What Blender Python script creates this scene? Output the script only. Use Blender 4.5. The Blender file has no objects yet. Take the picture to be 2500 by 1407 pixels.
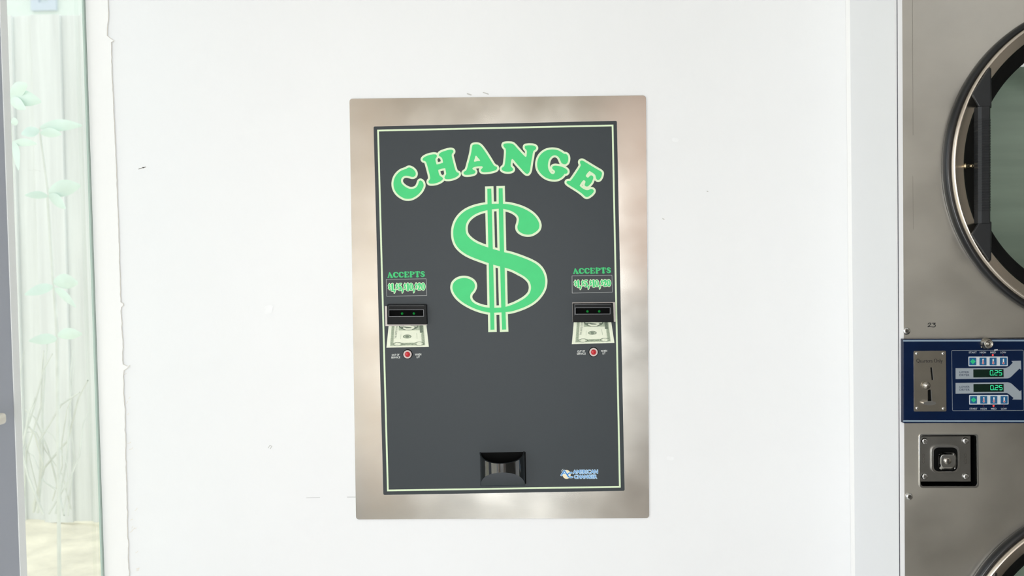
import bpy, math, random
from mathutils import Vector, Matrix, Euler
from mathutils.geometry import tessellate_polygon, delaunay_2d_cdt
random.seed(7)
R = math.radians
sc = bpy.context.scene
COL = sc.collection

# ------------------------------------------------------------------ camera
FPX, CX, CY = 2430.0, 1250.0, 703.5
CAM = Vector((0.0, -2.0, 1.35))
cam_d = bpy.data.cameras.new('camera')
cam = bpy.data.objects.new('camera', cam_d)
COL.objects.link(cam)
cam_d.sensor_fit = 'HORIZONTAL'
cam_d.sensor_width = 36.0
cam_d.lens = 36.0 * FPX / 2500.0
cam_d.clip_start = 0.02
cam_d.dof.use_dof = True
cam_d.dof.focus_distance = 1.95
cam_d.dof.aperture_fstop = 5.0
MROT = Matrix.Rotation(R(1.1), 3, 'Z') @ Matrix.Rotation(R(90 - 1.7), 3, 'X') @ Matrix.Rotation(R(-0.8), 3, 'Z')
cam.matrix_world = Matrix.Translation(CAM) @ MROT.to_4x4()
sc.camera = cam

def ray(px, py):
    return MROT @ Vector(((px - CX) / FPX, -(py - CY) / FPX, -1.0))

def hit_y(px, py, y=0.0):
    "point of the room plane Y = y that stands at this place"
    d = ray(px, py)
    return CAM + d * ((y - CAM.y) / d.y)

# ------------------------------------------------------------------ sky, daylight, fill lamps, exposure
w = bpy.data.worlds.new('sky'); sc.world = w
w.use_nodes = True
bg = w.node_tree.nodes['Background']
bg.inputs['Color'].default_value = (0.93, 0.97, 1.0, 1)
bg.inputs['Strength'].default_value = 3.7

def area(name, loc, rot, sx, sy, power, color=(1, 1, 1)):
    l = bpy.data.lights.new(name, 'AREA')
    l.shape = 'RECTANGLE'; l.size = sx; l.size_y = sy; l.energy = power; l.color = color
    o = bpy.data.objects.new(name, l); COL.objects.link(o)
    o.location = loc; o.rotation_euler = rot
    return o
area('window_daylight', (-1.02, -1.75, 1.4), (0, R(-90), 0), 2.0, 2.3, 17, (0.95, 0.985, 1.0))
area('unseen_front_fill', (-0.06, -4.2, 1.02), (R(90), 0, 0), 0.78, 1.6, 165, (0.95, 0.985, 1.0))  # fill lamp added to brighten the back wall, most at its left end
area('unseen_ceiling_fill', (0.0, -2.6, 2.83), (0, 0, 0), 1.2, 0.6, 7, (1.0, 1.0, 1.0))  # added fill lamp without a fixture, lifts the room the steel plate mirrors
area('unseen_ceiling_fill', (2.7, -4.0, 2.83), (0, 0, 0), 1.2, 0.6, 29, (1.0, 1.0, 1.0))  # added fill lamp without a fixture, brightens what the dryer front mirrors
vs = sc.view_settings
vs.view_transform = 'Standard'; vs.look = 'None'; vs.exposure = -1.16; vs.gamma = 1.0; vs.use_curve_mapping = False

# ------------------------------------------------------------------ materials
def lin(c):
    return tuple((v / 255 / 12.92) if v / 255 <= 0.04045 else ((v / 255 + 0.055) / 1.055) ** 2.4 for v in c) + (1.0,)

def mat(name, rgb, rough=0.5, metal=0.0, vary=0.0, scale=(20, 20, 20), bump=0.0, bscale=None, spec=0.5, coat=0.0, emit=0.0, rvary=0.0):
    m = bpy.data.materials.new(name); m.use_nodes = True
    nt = m.node_tree; N = nt.nodes; L = nt.links
    b = N['Principled BSDF']
    c = lin(rgb)
    b.inputs['Base Color'].default_value = c
    b.inputs['Roughness'].default_value = rough
    b.inputs['Metallic'].default_value = metal
    b.inputs['Specular IOR Level'].default_value = spec
    b.inputs['Coat Weight'].default_value = coat
    b.inputs['Coat Roughness'].default_value = 0.08
    if emit:
        b.inputs['Emission Color'].default_value = c
        b.inputs['Emission Strength'].default_value = emit
    tc = N.new('ShaderNodeTexCoord')
    def noise(s, det=4):
        mp = N.new('ShaderNodeMapping'); mp.inputs['Scale'].default_value = s
        L.new(tc.outputs['Object'], mp.inputs['Vector'])
        n = N.new('ShaderNodeTexNoise'); n.inputs['Scale'].default_value = 1.0; n.inputs['Detail'].default_value = det
        L.new(mp.outputs['Vector'], n.inputs['Vector'])
        return n
    if vary or rvary:
        n = noise(scale)
        if vary:
            r = N.new('ShaderNodeValToRGB')
            r.color_ramp.elements[0].position = 0.3; r.color_ramp.elements[1].position = 0.7
            r.color_ramp.elements[0].color = tuple(v * (1 - vary) for v in c[:3]) + (1,)
            r.color_ramp.elements[1].color = tuple(min(1, v * (1 + vary)) for v in c[:3]) + (1,)
            L.new(n.outputs['Fac'], r.inputs['Fac']); L.new(r.outputs['Color'], b.inputs['Base Color'])
        if rvary:
            mr = N.new('ShaderNodeMapRange')
            mr.inputs['From Min'].default_value = 0.3; mr.inputs['From Max'].default_value = 0.7
            mr.inputs['To Min'].default_value = rough - rvary; mr.inputs['To Max'].default_value = rough + rvary
            L.new(n.outputs['Fac'], mr.inputs['Value']); L.new(mr.outputs['Result'], b.inputs['Roughness'])
    if bump:
        n2 = noise(bscale or scale)
        bp = N.new('ShaderNodeBump'); bp.inputs['Strength'].default_value = 1.0; bp.inputs['Distance'].default_value = bump
        L.new(n2.outputs['Fac'], bp.inputs['Height']); L.new(bp.outputs['Normal'], b.inputs['Normal'])
    return m

def glass_mat(name, tint, ior=1.5, dark=0.0):
    "clear sheet: what passes straight through is tinted, what mirrors follows Fresnel"
    m = bpy.data.materials.new(name); m.use_nodes = True
    nt = m.node_tree; N = nt.nodes; L = nt.links
    for n in list(N):
        if n.type == 'BSDF_PRINCIPLED': N.remove(n)
    out = [n for n in N if n.type == 'OUTPUT_MATERIAL'][0]
    t = N.new('ShaderNodeBsdfTransparent'); t.inputs['Color'].default_value = tint + (1,)
    g = N.new('ShaderNodeBsdfGlossy'); g.inputs['Roughness'].default_value = 0.015
    f = N.new('ShaderNodeFresnel'); ge = N.new('ShaderNodeNewGeometry')
    mr = N.new('ShaderNodeMapRange'); mr.inputs['To Min'].default_value = ior; mr.inputs['To Max'].default_value = 1 / ior   # a thin sheet mirrors alike from both sides
    L.new(ge.outputs['Backfacing'], mr.inputs['Value']); L.new(mr.outputs['Result'], f.inputs['IOR'])
    mx = N.new('ShaderNodeMixShader')
    L.new(f.outputs[0], mx.inputs[0]); L.new(t.outputs[0], mx.inputs[1]); L.new(g.outputs[0], mx.inputs[2])
    L.new(mx.outputs[0], out.inputs['Surface'])
    return m

M = {}
M['wall'] = mat('white wall paint', (238, 239, 240), 0.55, vary=0.012, scale=(3, 3, 3), bump=0.0006, bscale=(45, 45, 30), spec=0.3)
M['trim'] = mat('white gloss trim paint', (243, 243, 242), 0.4, vary=0.015, scale=(14, 14, 3), bump=0.0006, bscale=(60, 60, 6))
M['caulk'] = mat('dry ragged caulk', (232, 227, 218), 0.7, vary=0.03, scale=(90, 90, 60), bump=0.001)
M['greywall'] = mat('bluish grey wall', (174, 178, 189), 0.6, vary=0.03, scale=(4, 4, 4), bump=0.0004, bscale=(60, 60, 60))  # one even bluish grey for the side wall
M['casing'] = mat('casing paint', (246, 248, 246), 0.5, vary=0.02, scale=(8, 8, 3))
M['pinkwall'] = mat('salmon wall paint', (250, 222, 206), 0.6, vary=0.03, scale=(2, 2, 2))
M['beigewall'] = mat('beige wall paint', (242, 230, 216), 0.6, vary=0.02)
M['brownwall'] = mat('taupe wall paint', (206, 203, 196), 0.6, vary=0.04, scale=(2, 2, 2))
M['wainscot'] = mat('grey wainscot', (222, 222, 219), 0.5, vary=0.03, scale=(2, 2, 2))
M['facadebase'] = mat('grey facade base', (186, 185, 182), 0.6, vary=0.03)
M['darkfloor'] = mat('floor darkened for reflection', (128, 124, 116), 0.45, vary=0.06, scale=(5, 5, 5))  # unseen right half of the floor, darkened to dim the dryer front's reflection
M['floor'] = mat('pale floor tile', (214, 213, 209), 0.35, vary=0.06, scale=(5, 5, 5))
M['ceiling'] = mat('ceiling tile', (232, 232, 230), 0.8, vary=0.03, scale=(6, 6, 6))
M['mark'] = mat('scuff on paint', (196, 196, 192), 0.7, vary=0.1, scale=(200, 200, 200))
M['hole'] = mat('chipped plaster', (120, 116, 108), 0.8, vary=0.3, scale=(300, 300, 300))
M['patch'] = mat('filler patch', (242, 243, 244), 0.6, vary=0.02, scale=(90, 90, 90))
M['pencil'] = mat('pencil line', (188, 190, 190), 0.7)

M['steel'] = mat('brushed stainless plate', (188, 185, 179), 0.16, 1.0, vary=0.05, scale=(9, 9, 11), rvary=0.02, bump=0.000012, bscale=(40, 400, 900))
M['steeldark'] = mat('brushed stainless dryer front', (206, 203, 195), 0.34, 1.0, vary=0.07, scale=(7, 7, 9), rvary=0.03, bump=0.00005, bscale=(30, 400, 900))
M['ringsteel'] = mat('satin steel ring', (224, 214, 202), 0.27, 1.0, vary=0.03, scale=(20, 20, 20))
M['chrome'] = mat('chrome', (225, 225, 225), 0.08, 1.0, vary=0.02)
M['satin'] = mat('satin steel', (170, 166, 158), 0.25, 1.0, vary=0.05, scale=(30, 30, 30))
M['panel'] = mat('charcoal vinyl sign', (38, 46, 51), 0.5, vary=0.03, scale=(500, 500, 500), bump=0.00003, bscale=(900, 900, 900), spec=0.4)
M['green'] = mat('printed green', (62, 205, 122), 0.5, vary=0.02, scale=(60, 60, 60), spec=0.35)
M['cream'] = mat('printed pale green', (218, 236, 200), 0.5, vary=0.015, scale=(60, 60, 60), spec=0.35)
M['deepgreen'] = mat('printed deep green', (52, 190, 112), 0.5, vary=0.03, scale=(60, 60, 60), spec=0.35)
M['label'] = mat('clear label film', (50, 55, 58), 0.5, spec=0.35, vary=0.02, scale=(60, 60, 60))
M['labeledge'] = mat('label film edge', (150, 153, 152), 0.3)
M['white'] = mat('white print', (228, 232, 228), 0.5)
M['note'] = mat('banknote paper print', (232, 237, 216), 0.55, vary=0.03, scale=(150, 150, 150), spec=0.3)
M['noteink'] = mat('banknote ink', (112, 125, 108), 0.6, vary=0.35, scale=(900, 900, 700), spec=0.3)
M['notepale'] = mat('banknote pale ink', (176, 188, 164), 0.6, vary=0.25, scale=(900, 900, 700), spec=0.3)
M['beige'] = mat('bare cutout metal', (205, 196, 190), 0.45, 0.0, vary=0.03)
M['black'] = mat('black plastic', (9, 11, 12), 0.42, spec=0.12, vary=0.1, scale=(80, 80, 80), bump=0.00003, bscale=(700, 700, 700))
M['matte'] = mat('dead black cavity', (6, 7, 7), 0.7, vary=0.1, spec=0.08)
M['edgeplastic'] = mat('paler plastic edge', (92, 94, 98), 0.35)
M['cup'] = mat('glossy black cup plastic', (14, 16, 17), 0.07, vary=0.05, spec=0.9, coat=1.0)
M['cupbase'] = mat('cup underside plastic', (58, 64, 72), 0.35, vary=0.04, scale=(40, 40, 40))
M['led'] = mat('green led', (20, 150, 60), 0.4, emit=0.12)
M['redlens'] = mat('red lens', (196, 26, 40), 0.12, coat=0.8, vary=0.12, scale=(120, 120, 120))
M['ring'] = mat('pinkish lamp ring', (205, 190, 186), 0.35, vary=0.03)
M['blue'] = mat('logo blue', (12, 116, 190), 0.5)
M['lilac'] = mat('logo outline', (190, 222, 244), 0.5)
M['coin'] = mat('logo coin', (238, 226, 190), 0.5, vary=0.06, scale=(120, 120, 120))
M['shade'] = mat('logo grey stroke', (160, 170, 172), 0.5)

M['navy'] = mat('navy control panel', (2, 24, 58), 0.3, vary=0.08, scale=(25, 25, 25), spec=0.2)
M['navyover'] = mat('navy overlay', (3, 26, 60), 0.35, vary=0.05, scale=(25, 25, 25), spec=0.2)
M['stripe'] = mat('grey blue stripe', (138, 158, 176), 0.4)
M['arrow'] = mat('grey print', (150, 160, 168), 0.45, vary=0.02)
M['keyframe'] = mat('pale key surround', (206, 214, 220), 0.45)
M['key'] = mat('blue membrane key', (22, 92, 140), 0.4, vary=0.05, scale=(200, 200, 200))
M['display'] = mat('dark display window', (8, 34, 24), 0.15, vary=0.15, scale=(60, 60, 60))
M['digit'] = mat('lit display digits', (60, 240, 170), 0.4, emit=1.3)
M['redled'] = mat('lit red led', (255, 70, 60), 0.3, emit=1.6)
M['dimled'] = mat('unlit red led', (110, 14, 24), 0.3)
M['ink'] = mat('black ink', (30, 30, 32), 0.6)
M['navyink'] = mat('navy ink', (30, 50, 78), 0.6)
M['silverink'] = mat('silver print', (200, 208, 214), 0.4)
M['keygreen'] = mat('key green', (40, 200, 130), 0.4)
M['red'] = mat('thermometer red', (206, 70, 84), 0.4)
M['slide'] = mat('polished coin slide', (190, 184, 172), 0.24, 1.0, vary=0.08, scale=(25, 25, 25))
M['rubber'] = mat('black rubber gasket', (15, 17, 21), 0.3, vary=0.1, scale=(30, 30, 30), coat=0.12)
M['handle'] = mat('black handle plastic', (31, 33, 36), 0.42, vary=0.06, scale=(60, 60, 60), bump=0.0001, bscale=(400, 400, 400))
M['band'] = mat('black door band', (9, 10, 11), 0.4, vary=0.15, scale=(20, 20, 20), spec=0.2)
M['drum'] = mat('galvanised drum', (205, 214, 206), 0.4, 0.2, vary=0.1, scale=(3, 3, 30))
M['whitepaint'] = mat('white enamel', (240, 241, 243), 0.25)
M['crease'] = mat('faint crease in steel', (150, 145, 136), 0.4, 1.0)
M['seam'] = mat('painted gap shade', (58, 56, 68), 0.6, spec=0.1)
M['cabinet'] = mat('grey cabinet enamel', (120, 122, 122), 0.45, vary=0.05)
M['pin'] = mat('worn brass pin', (196, 180, 150), 0.25, 1.0, vary=0.1, scale=(200, 200, 200))
M['boxplate'] = mat('dark zinc plate', (132, 131, 127), 0.36, 1.0, vary=0.06, scale=(30, 30, 30))

M['glass'] = glass_mat('window glass', (0.985, 0.995, 0.987))
M['doorglass'] = glass_mat('dryer door glass', (0.74, 0.8, 0.75), 1.9)
M['glassedge'] = mat('green glass edge', (176, 196, 186), 0.3)
M['wood'] = mat('raw pale wood', (242, 236, 224), 0.7, vary=0.14, scale=(60, 6, 60), bump=0.0005)
M['fence'] = mat('weathered fence boards', (216, 221, 217), 0.8, vary=0.1, scale=(30, 30, 1.5), bump=0.002)
M['leaf'] = mat('pale green leaf', (206, 227, 215), 0.5, vary=0.08, scale=(12, 12, 12))
M['twig'] = mat('dry twig', (208, 214, 204), 0.8, vary=0.1)
M['dirt'] = mat('dry sandy ground', (235, 228, 204), 0.9, vary=0.14, scale=(9, 9, 9), bump=0.02)
M['siding'] = mat('pale house siding', (214, 226, 218), 0.8, vary=0.02)
M['blueframe'] = mat('blue window frame', (192, 205, 216), 0.6)
M['housepane'] = mat('house window pane', (200, 214, 216), 0.2)

# ------------------------------------------------------------------ mesh helpers
class MB:
    def __init__(s): s.v = []; s.f = []; s.m = []; s.sm = []; s.mats = []; s.fl = {}
    def flat(s, pts, d, m):
        "one piece of a printed layer; the pieces of a layer are merged when the mesh is built"
        a = sum(pts[i][0] * pts[(i + 1) % len(pts)][1] - pts[(i + 1) % len(pts)][0] * pts[i][1] for i in range(len(pts)))
        if abs(a) < 1e-12: return
        s.fl.setdefault((round(d, 7), m), []).append(pts if a > 0 else pts[::-1])
    def merge(s):
        for (d, m), polys in s.fl.items():
            vs = []; fs = []
            for p in polys:
                fs.append(list(range(len(vs), len(vs) + len(p)))); vs += [Vector((q[0] * 1000, q[1] * 1000)) for q in p]
            co, _e, fo, _a, _b, of = delaunay_2d_cdt(vs, [], fs, 1, 1e-5)
            s.add([(c[0] / 1000, -d, c[1] / 1000) for c in co], [list(f) for f, o in zip(fo, of) if o], m)
        s.fl = {}
    def mi(s, m):
        if m not in s.mats: s.mats.append(m)
        return s.mats.index(m)
    def add(s, vs, fs, m, smooth=False):
        o = len(s.v); k = s.mi(m)
        s.v += [tuple(v) for v in vs]
        for f in fs:
            s.f.append([i + o for i in f]); s.m.append(k); s.sm.append(smooth)
    def prism(s, pts, d0, d1, m, holes=(), back=False):
        "outline (u,v) standing from depth d0 to depth d1 towards the room"
        loops = [list(pts)] + [list(h) for h in holes]
        tri = tessellate_polygon([[Vector((p[0], p[1], 0)) for p in l] for l in loops])
        flat = [p for l in loops for p in l]
        fr = [(p[0], -d1, p[1]) for p in flat]
        fs = []
        for t in tri:
            a, b, c = (flat[i] for i in t)
            ar = (b[0] - a[0]) * (c[1] - a[1]) - (b[1] - a[1]) * (c[0] - a[0])
            if abs(ar) < 1e-14: continue
            fs.append(list(t) if ar > 0 else list(t)[::-1])
        n = len(flat)
        vs = list(fr)
        if abs(d1 - d0) > 1e-6:
            vs += [(p[0], -d0, p[1]) for p in flat]
            if back: fs += [[i + n for i in f[::-1]] for f in fs]
            o = 0
            for l in loops:
                k = len(l)
                sg = sum(l[i][0] * l[(i + 1) % k][1] - l[(i + 1) % k][0] * l[i][1] for i in range(k))
                outer = (l is loops[0])
                for i in range(k):
                    a, b = o + i, o + (i + 1) % k
                    q = [a, a + n, b + n, b]
                    if (sg > 0) != outer: q = q[::-1]
                    fs.append(q)
                o += k
        s.add(vs, fs, m)
    def outline(s, pts, wd, d, m, closed=True, corners=None):
        "ribbon of half width wd along a line, round or mitred joints"
        n = len(pts)
        segs = range(n) if closed else range(n - 1)
        nr = {}
        for i in segs:
            a, b = pts[i], pts[(i + 1) % n]
            dx, dy = b[0] - a[0], b[1] - a[1]; l = math.hypot(dx, dy) or 1e-9
            nx, ny = -dy / l * wd, dx / l * wd
            nr[i] = (nx, ny)
            s.flat([(a[0] - nx, a[1] - ny), (b[0] - nx, b[1] - ny), (b[0] + nx, b[1] + ny), (a[0] + nx, a[1] + ny)], d, m)
        for i in range(n):
            p = pts[i]
            j = (i - 1) % n
            if corners is not None and i in corners and i in nr and j in nr:
                n1, n2 = nr[j], nr[i]
                dt = (n1[0] * n2[0] + n1[1] * n2[1]) / wd ** 2
                if dt > -0.75:
                    k = 1 / (1 + dt)
                    tx, ty = (n1[0] + n2[0]) * k, (n1[1] + n2[1]) * k
                    for sg in (1, -1):
                        s.flat([(p[0], p[1]), (p[0] + sg * n1[0], p[1] + sg * n1[1]), (p[0] + sg * tx, p[1] + sg * ty), (p[0] + sg * n2[0], p[1] + sg * n2[1])], d, m)
                    continue
            if i not in nr or j not in nr or (nr[i][0] - nr[j][0]) ** 2 + (nr[i][1] - nr[j][1]) ** 2 > (0.02 * wd) ** 2:
                s.disc(p, wd, d, m, 14)
    def disc(s, c, r, d, m, n=32):
        s.flat([(c[0] + r * math.cos(2 * math.pi * i / n), c[1] + r * math.sin(2 * math.pi * i / n)) for i in range(n)], d, m)
    def stroke(s, pts, d, m, extra=0.0):
        "brush stroke with a half width per point: (u, v, half)"
        for i in range(len(pts) - 1):
            a, b = pts[i], pts[i + 1]
            dx, dy = b[0] - a[0], b[1] - a[1]; l = math.hypot(dx, dy) or 1e-9
            nx, ny = -dy / l, dx / l; wa, wb = a[2] + extra, b[2] + extra
            s.flat([(a[0] - nx * wa, a[1] - ny * wa), (b[0] - nx * wb, b[1] - ny * wb), (b[0] + nx * wb, b[1] + ny * wb), (a[0] + nx * wa, a[1] + ny * wa)], d, m)
        for p in pts: s.disc(p, p[2] + extra, d, m, 12)
    def lathe(s, c, prof, m, n=96, smooth=True):
        "profile (radius, depth) turned about the axis pointing into the room"
        vs = []; fs = []
        k = len(prof)
        for i in range(n):
            a = 2 * math.pi * i / n; ca, sa = math.cos(a), math.sin(a)
            for r, d in prof: vs.append((c[0] + r * ca, -d, c[1] + r * sa))
        for i in range(n):
            for j in range(k - 1):
                a, b = i * k + j, ((i + 1) % n) * k + j
                fs.append([a, a + 1, b + 1, b])
        s.add(vs, fs, m, smooth)
    def box(s, x0, x1, y0, y1, z0, z1, m):
        vs = [(x, y, z) for x in (x0, x1) for y in (y0, y1) for z in (z0, z1)]
        s.add(vs, [[0, 1, 3, 2], [4, 6, 7, 5], [0, 4, 5, 1], [2, 3, 7, 6], [0, 2, 6, 4], [1, 5, 7, 3]], m)
    def hexa(s, a, b, m):
        "solid between two matching loops of points"
        n = len(a); vs = list(a) + list(b)
        fs = [list(range(n))[::-1], list(range(n, 2 * n))]
        fs += [[i, (i + 1) % n, (i + 1) % n + n, i + n] for i in range(n)]
        s.add(vs, fs, m)
    def build(s, name, parent=None, bevel=0.0, recalc=False):
        s.merge()
        me = bpy.data.meshes.new(name)
        me.from_pydata(s.v, [], s.f)
        for m in s.mats: me.materials.append(m)
        for p, k, sm in zip(me.polygons, s.m, s.sm): p.material_index = k; p.use_smooth = sm
        if recalc:
            import bmesh
            bm = bmesh.new(); bm.from_mesh(me); bmesh.ops.recalc_face_normals(bm, faces=bm.faces); bm.to_mesh(me); bm.free()
        me.update()
        o = bpy.data.objects.new(name, me); COL.objects.link(o)
        if parent: o.parent = parent
        if bevel:
            b = o.modifiers.new('edge', 'BEVEL'); b.width = bevel; b.segments = 3; b.limit_method = 'ANGLE'; b.angle_limit = R(50)
            b.harden_normals = False
        return o

def tag(o, label=None, cat=None, group=None, kind=None):
    if label: o['label'] = label
    if cat: o['category'] = cat
    if group: o['group'] = group
    if kind: o['kind'] = kind
    return o
def empty(name, loc, ry=0.0):
    o = bpy.data.objects.new(name, None); COL.objects.link(o)
    o.location = loc; o.rotation_euler = (0, ry, 0); o.empty_display_size = 0.1
    return o

class Frame:
    "a flat front standing in the room: turns places of the photograph into its own (u, v)"
    def __init__(s, ox, oy, oz, ang=0.0):
        s.o = (ox, oy, oz); s.c, s.s = math.cos(ang), math.sin(ang); s.ang = ang
    def L(s, p, d=0.0):
        h = hit_y(p[0], p[1], s.o[1] - d)
        x, z = h.x - s.o[0], h.z - s.o[2]
        return (x * s.c + z * s.s, -x * s.s + z * s.c)
    def P(s, pts, d=0.0): return [s.L(p, d) for p in pts]
    def empty(s, name): return empty(name, s.o, -s.ang)

def spline(pts, n=6):
    "closed smooth outline; a point with a third value is a sharp corner. returns points, corner indices"
    k = len(pts); out = []; cor = set()
    isc = [len(p) > 2 for p in pts]
    for i in range(k):
        p1, p2 = pts[i], pts[(i + 1) % k]
        p0 = pts[i - 1] if not isc[i] else p1
        p3 = pts[(i + 2) % k] if not isc[(i + 1) % k] else p2
        if isc[i]: cor.add(len(out))
        if isc[i] and isc[(i + 1) % k]:
            out.append((p1[0], p1[1])); continue
        def tj(a, b): return max(1e-6, math.hypot(a[0] - b[0], a[1] - b[1]) ** 0.5)
        t1, t2, t3 = tj(p0, p1), tj(p1, p2), tj(p2, p3)
        for j in range(n):
            t = j / n
            r = []
            for q in (0, 1):
                m1 = (p2[q] - p1[q]) + t2 * ((p1[q] - p0[q]) / t1 - (p2[q] - p0[q]) / (t1 + t2)) if not isc[i] else None
                m2 = (p2[q] - p1[q]) + t2 * ((p3[q] - p2[q]) / t3 - (p3[q] - p1[q]) / (t2 + t3)) if not isc[(i + 1) % k] else None
                if m1 is None and m2 is None: m1 = m2 = p2[q] - p1[q]
                elif m1 is None: m1 = 1.5 * (p2[q] - p1[q]) - 0.5 * m2
                elif m2 is None: m2 = 1.5 * (p2[q] - p1[q]) - 0.5 * m1
                r.append((2 * t ** 3 - 3 * t ** 2 + 1) * p1[q] + (t ** 3 - 2 * t ** 2 + t) * m1 + (-2 * t ** 3 + 3 * t ** 2) * p2[q] + (t ** 3 - t ** 2) * m2)
            out.append(tuple(r))
    return out, cor

def rrect(q, r, n=6):
    "quad with rounded corners (q in order round the outline)"
    out = []
    for i in range(4):
        p, a, b = q[i], q[i - 1], q[(i + 1) % 4]
        da = math.hypot(a[0] - p[0], a[1] - p[1]); db = math.hypot(b[0] - p[0], b[1] - p[1])
        s = (p[0] + (a[0] - p[0]) / da * r, p[1] + (a[1] - p[1]) / da * r)
        e = (p[0] + (b[0] - p[0]) / db * r, p[1] + (b[1] - p[1]) / db * r)
        for j in range(n + 1):
            t = j / n
            out.append(((1 - t) ** 2 * s[0] + 2 * t * (1 - t) * p[0] + t * t * e[0], (1 - t) ** 2 * s[1] + 2 * t * (1 - t) * p[1] + t * t * e[1]))
    return out

def box_px(x0, y0, x1, y1): return [(x0, y0), (x1, y0), (x1, y1), (x0, y1)]

def text_into(mb, txt, corners, d, m, bold=0.0, rim=0.0, rim_m=None):
    "lettering stretched between corners (top-left, top-right, bottom-right, bottom-left) given as (u, v)"
    cu = bpy.data.curves.new('lettering', 'FONT'); cu.body = txt; cu.size = 1.0; cu.offset = bold; cu.fill_mode = 'FRONT'; cu.resolution_u = 4
    ob = bpy.data.objects.new('lettering', cu)
    me = bpy.data.meshes.new_from_object(ob)
    bpy.data.objects.remove(ob); bpy.data.curves.remove(cu)
    xs = [v.co.x for v in me.vertices]; ys = [v.co.y for v in me.vertices]
    x0, x1, y0, y1 = min(xs), max(xs), min(ys), max(ys)
    tl, tr, br, bl = corners
    vs = []
    for v in me.vertices:
        s = (v.co.x - x0) / (x1 - x0); t = (v.co.y - y0) / (y1 - y0)
        u = (1 - t) * ((1 - s) * bl[0] + s * br[0]) + t * ((1 - s) * tl[0] + s * tr[0])
        q = (1 - t) * ((1 - s) * bl[1] + s * br[1]) + t * ((1 - s) * tl[1] + s * tr[1])
        vs.append((u, q))
    mb.add([(q[0], -d, q[1]) for q in vs], [list(p.vertices) for p in me.polygons], m)
    if rim:                                                      # pale edge round every letter
        cnt = {}
        for p in me.polygons:
            for e_ in p.edge_keys: cnt[e_] = cnt.get(e_, 0) + 1
        for (i, j), c_ in cnt.items():
            if c_ == 1: mb.outline([vs[i], vs[j]], rim, d - .0001, rim_m, closed=False)
    bpy.data.meshes.remove(me)

# ------------------------------------------------------------------ the room
wl_t, wl_b = hit_y(205, 0), hit_y(252, 1407)               # foot of the glass on the end wall
ck_t, ck_b = hit_y(264, 0), hit_y(315, 1407)               # caulked joint
kx = (wl_t.x - wl_b.x) / (wl_t.z - wl_b.z)                 # the old side wall leans a little
def gx(z, off=0.0): return wl_b.x + kx * (z - wl_b.z) + off
kc = (ck_t.x - ck_b.x) / (ck_t.z - ck_b.z)
def cxl(z): return ck_b.x + kc * (z - ck_b.z)
rt, rb = hit_y(2072, 0), hit_y(2085, 1407)
kr = (rt.x - rb.x) / (rt.z - rb.z)
def rx(z): return rb.x + kr * (z - rb.z)
DRY = None
# depth of the dryer front: where the return wall's front edge stands on the return wall plane
d0 = ray(2189, 700); zz = 1.3
tt = (rx(zz) - CAM.x) / d0.x
YD = CAM.y + d0.y * tt
ZT, ZF = 2.9, 0.0

b = MB()
b.hexa([(gx(ZF), 0, ZF), (rx(ZF), 0, ZF), (rx(ZT), 0, ZT), (gx(ZT), 0, ZT)], [(gx(ZF), .12, ZF), (rx(ZF), .12, ZF), (rx(ZT), .12, ZT), (gx(ZT), .12, ZT)], M['wall'])
wall = tag(b.build('wall_back', recalc=True), 'plain white painted wall behind the change machine', 'wall', kind='structure')
def wall_mark(name, pts, wd, m, d=0.0006):
    k = MB(); q = [(h.x, h.z) for h in (hit_y(*p) for p in pts)]
    if len(q) == 1: k.disc(q[0], wd, d, m, 12)
    else: k.outline(q, wd, d, m, closed=False)
    return k.build(name, wall)
wall_mark('nail_hole', [(349, 409), (351, 410)], .0009, M['hole'])
wall_mark('scratch', [(339, 413), (344, 411), (356, 408)], .0006, M['hole'])
wall_mark('scratch', [(655, 1094), (659, 1088), (664, 1090), (660, 1096)], .0006, M['mark'])
wall_mark('scuff', [(1180, 226), (1192, 230)], .0010, M['mark'])
wall_mark('scuff', [(1141, 229), (1150, 232)], .0012, M['mark'])
wall_mark('scuff', [(1618, 534), (1621, 536)], .0009, M['mark'])
wall_mark('scuff', [(1726, 467), (1728, 468)], .0010, M['mark'])
wall_mark('pencil_mark', [(848, 1214), (868, 1214)], .0005, M['pencil'])
wall_mark('pencil_mark', [(748, 1216), (781, 1215)], .0004, M['pencil'])
wall_mark('filler_patch', [(650, 752), (662, 750), (660, 760), (650, 762)], .004, M['patch'])
wall_mark('filler_patch', [(1632, 1119), (1641, 1120)], .004, M['patch'])
wall_mark('filler_patch', [(1645, 341), (1652, 342)], .004, M['patch'])

# return wall beside the dryer
b = MB(); th = .009
b.hexa([(rx(ZF), 0, ZF), (rx(ZF) + th, 0, ZF), (rx(ZT) + th, 0, ZT), (rx(ZT), 0, ZT)], [(rx(ZF), YD, ZF), (rx(ZF) + th, YD, ZF), (rx(ZT) + th, YD, ZT), (rx(ZT), YD, ZT)], M['wall'])
tag(b.build('wall_right', recalc=True), 'narrow white return wall between the back wall and the dryer', 'wall', kind='structure')
b = MB(); b.outline([(rx(ZF) - .002, ZF), (rx(ZT) - .002, ZT)], .0045, .0015, M['trim'], closed=False)
k2 = MB(); k2.hexa([(rx(ZF) - .006, -.0005, ZF), (rx(ZF), -.0005, ZF), (rx(ZT), -.0005, ZT), (rx(ZT) - .006, -.0005, ZT)], [(rx(ZF) - .001, -.006, ZF), (rx(ZF), -.007, ZF), (rx(ZT), -.007, ZT), (rx(ZT) - .001, -.006, ZT)], M['trim'])
tag(k2.build('trim_2', recalc=True), 'smooth white bead in the right inner corner of the back wall', 'trim', kind='structure')

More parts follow.
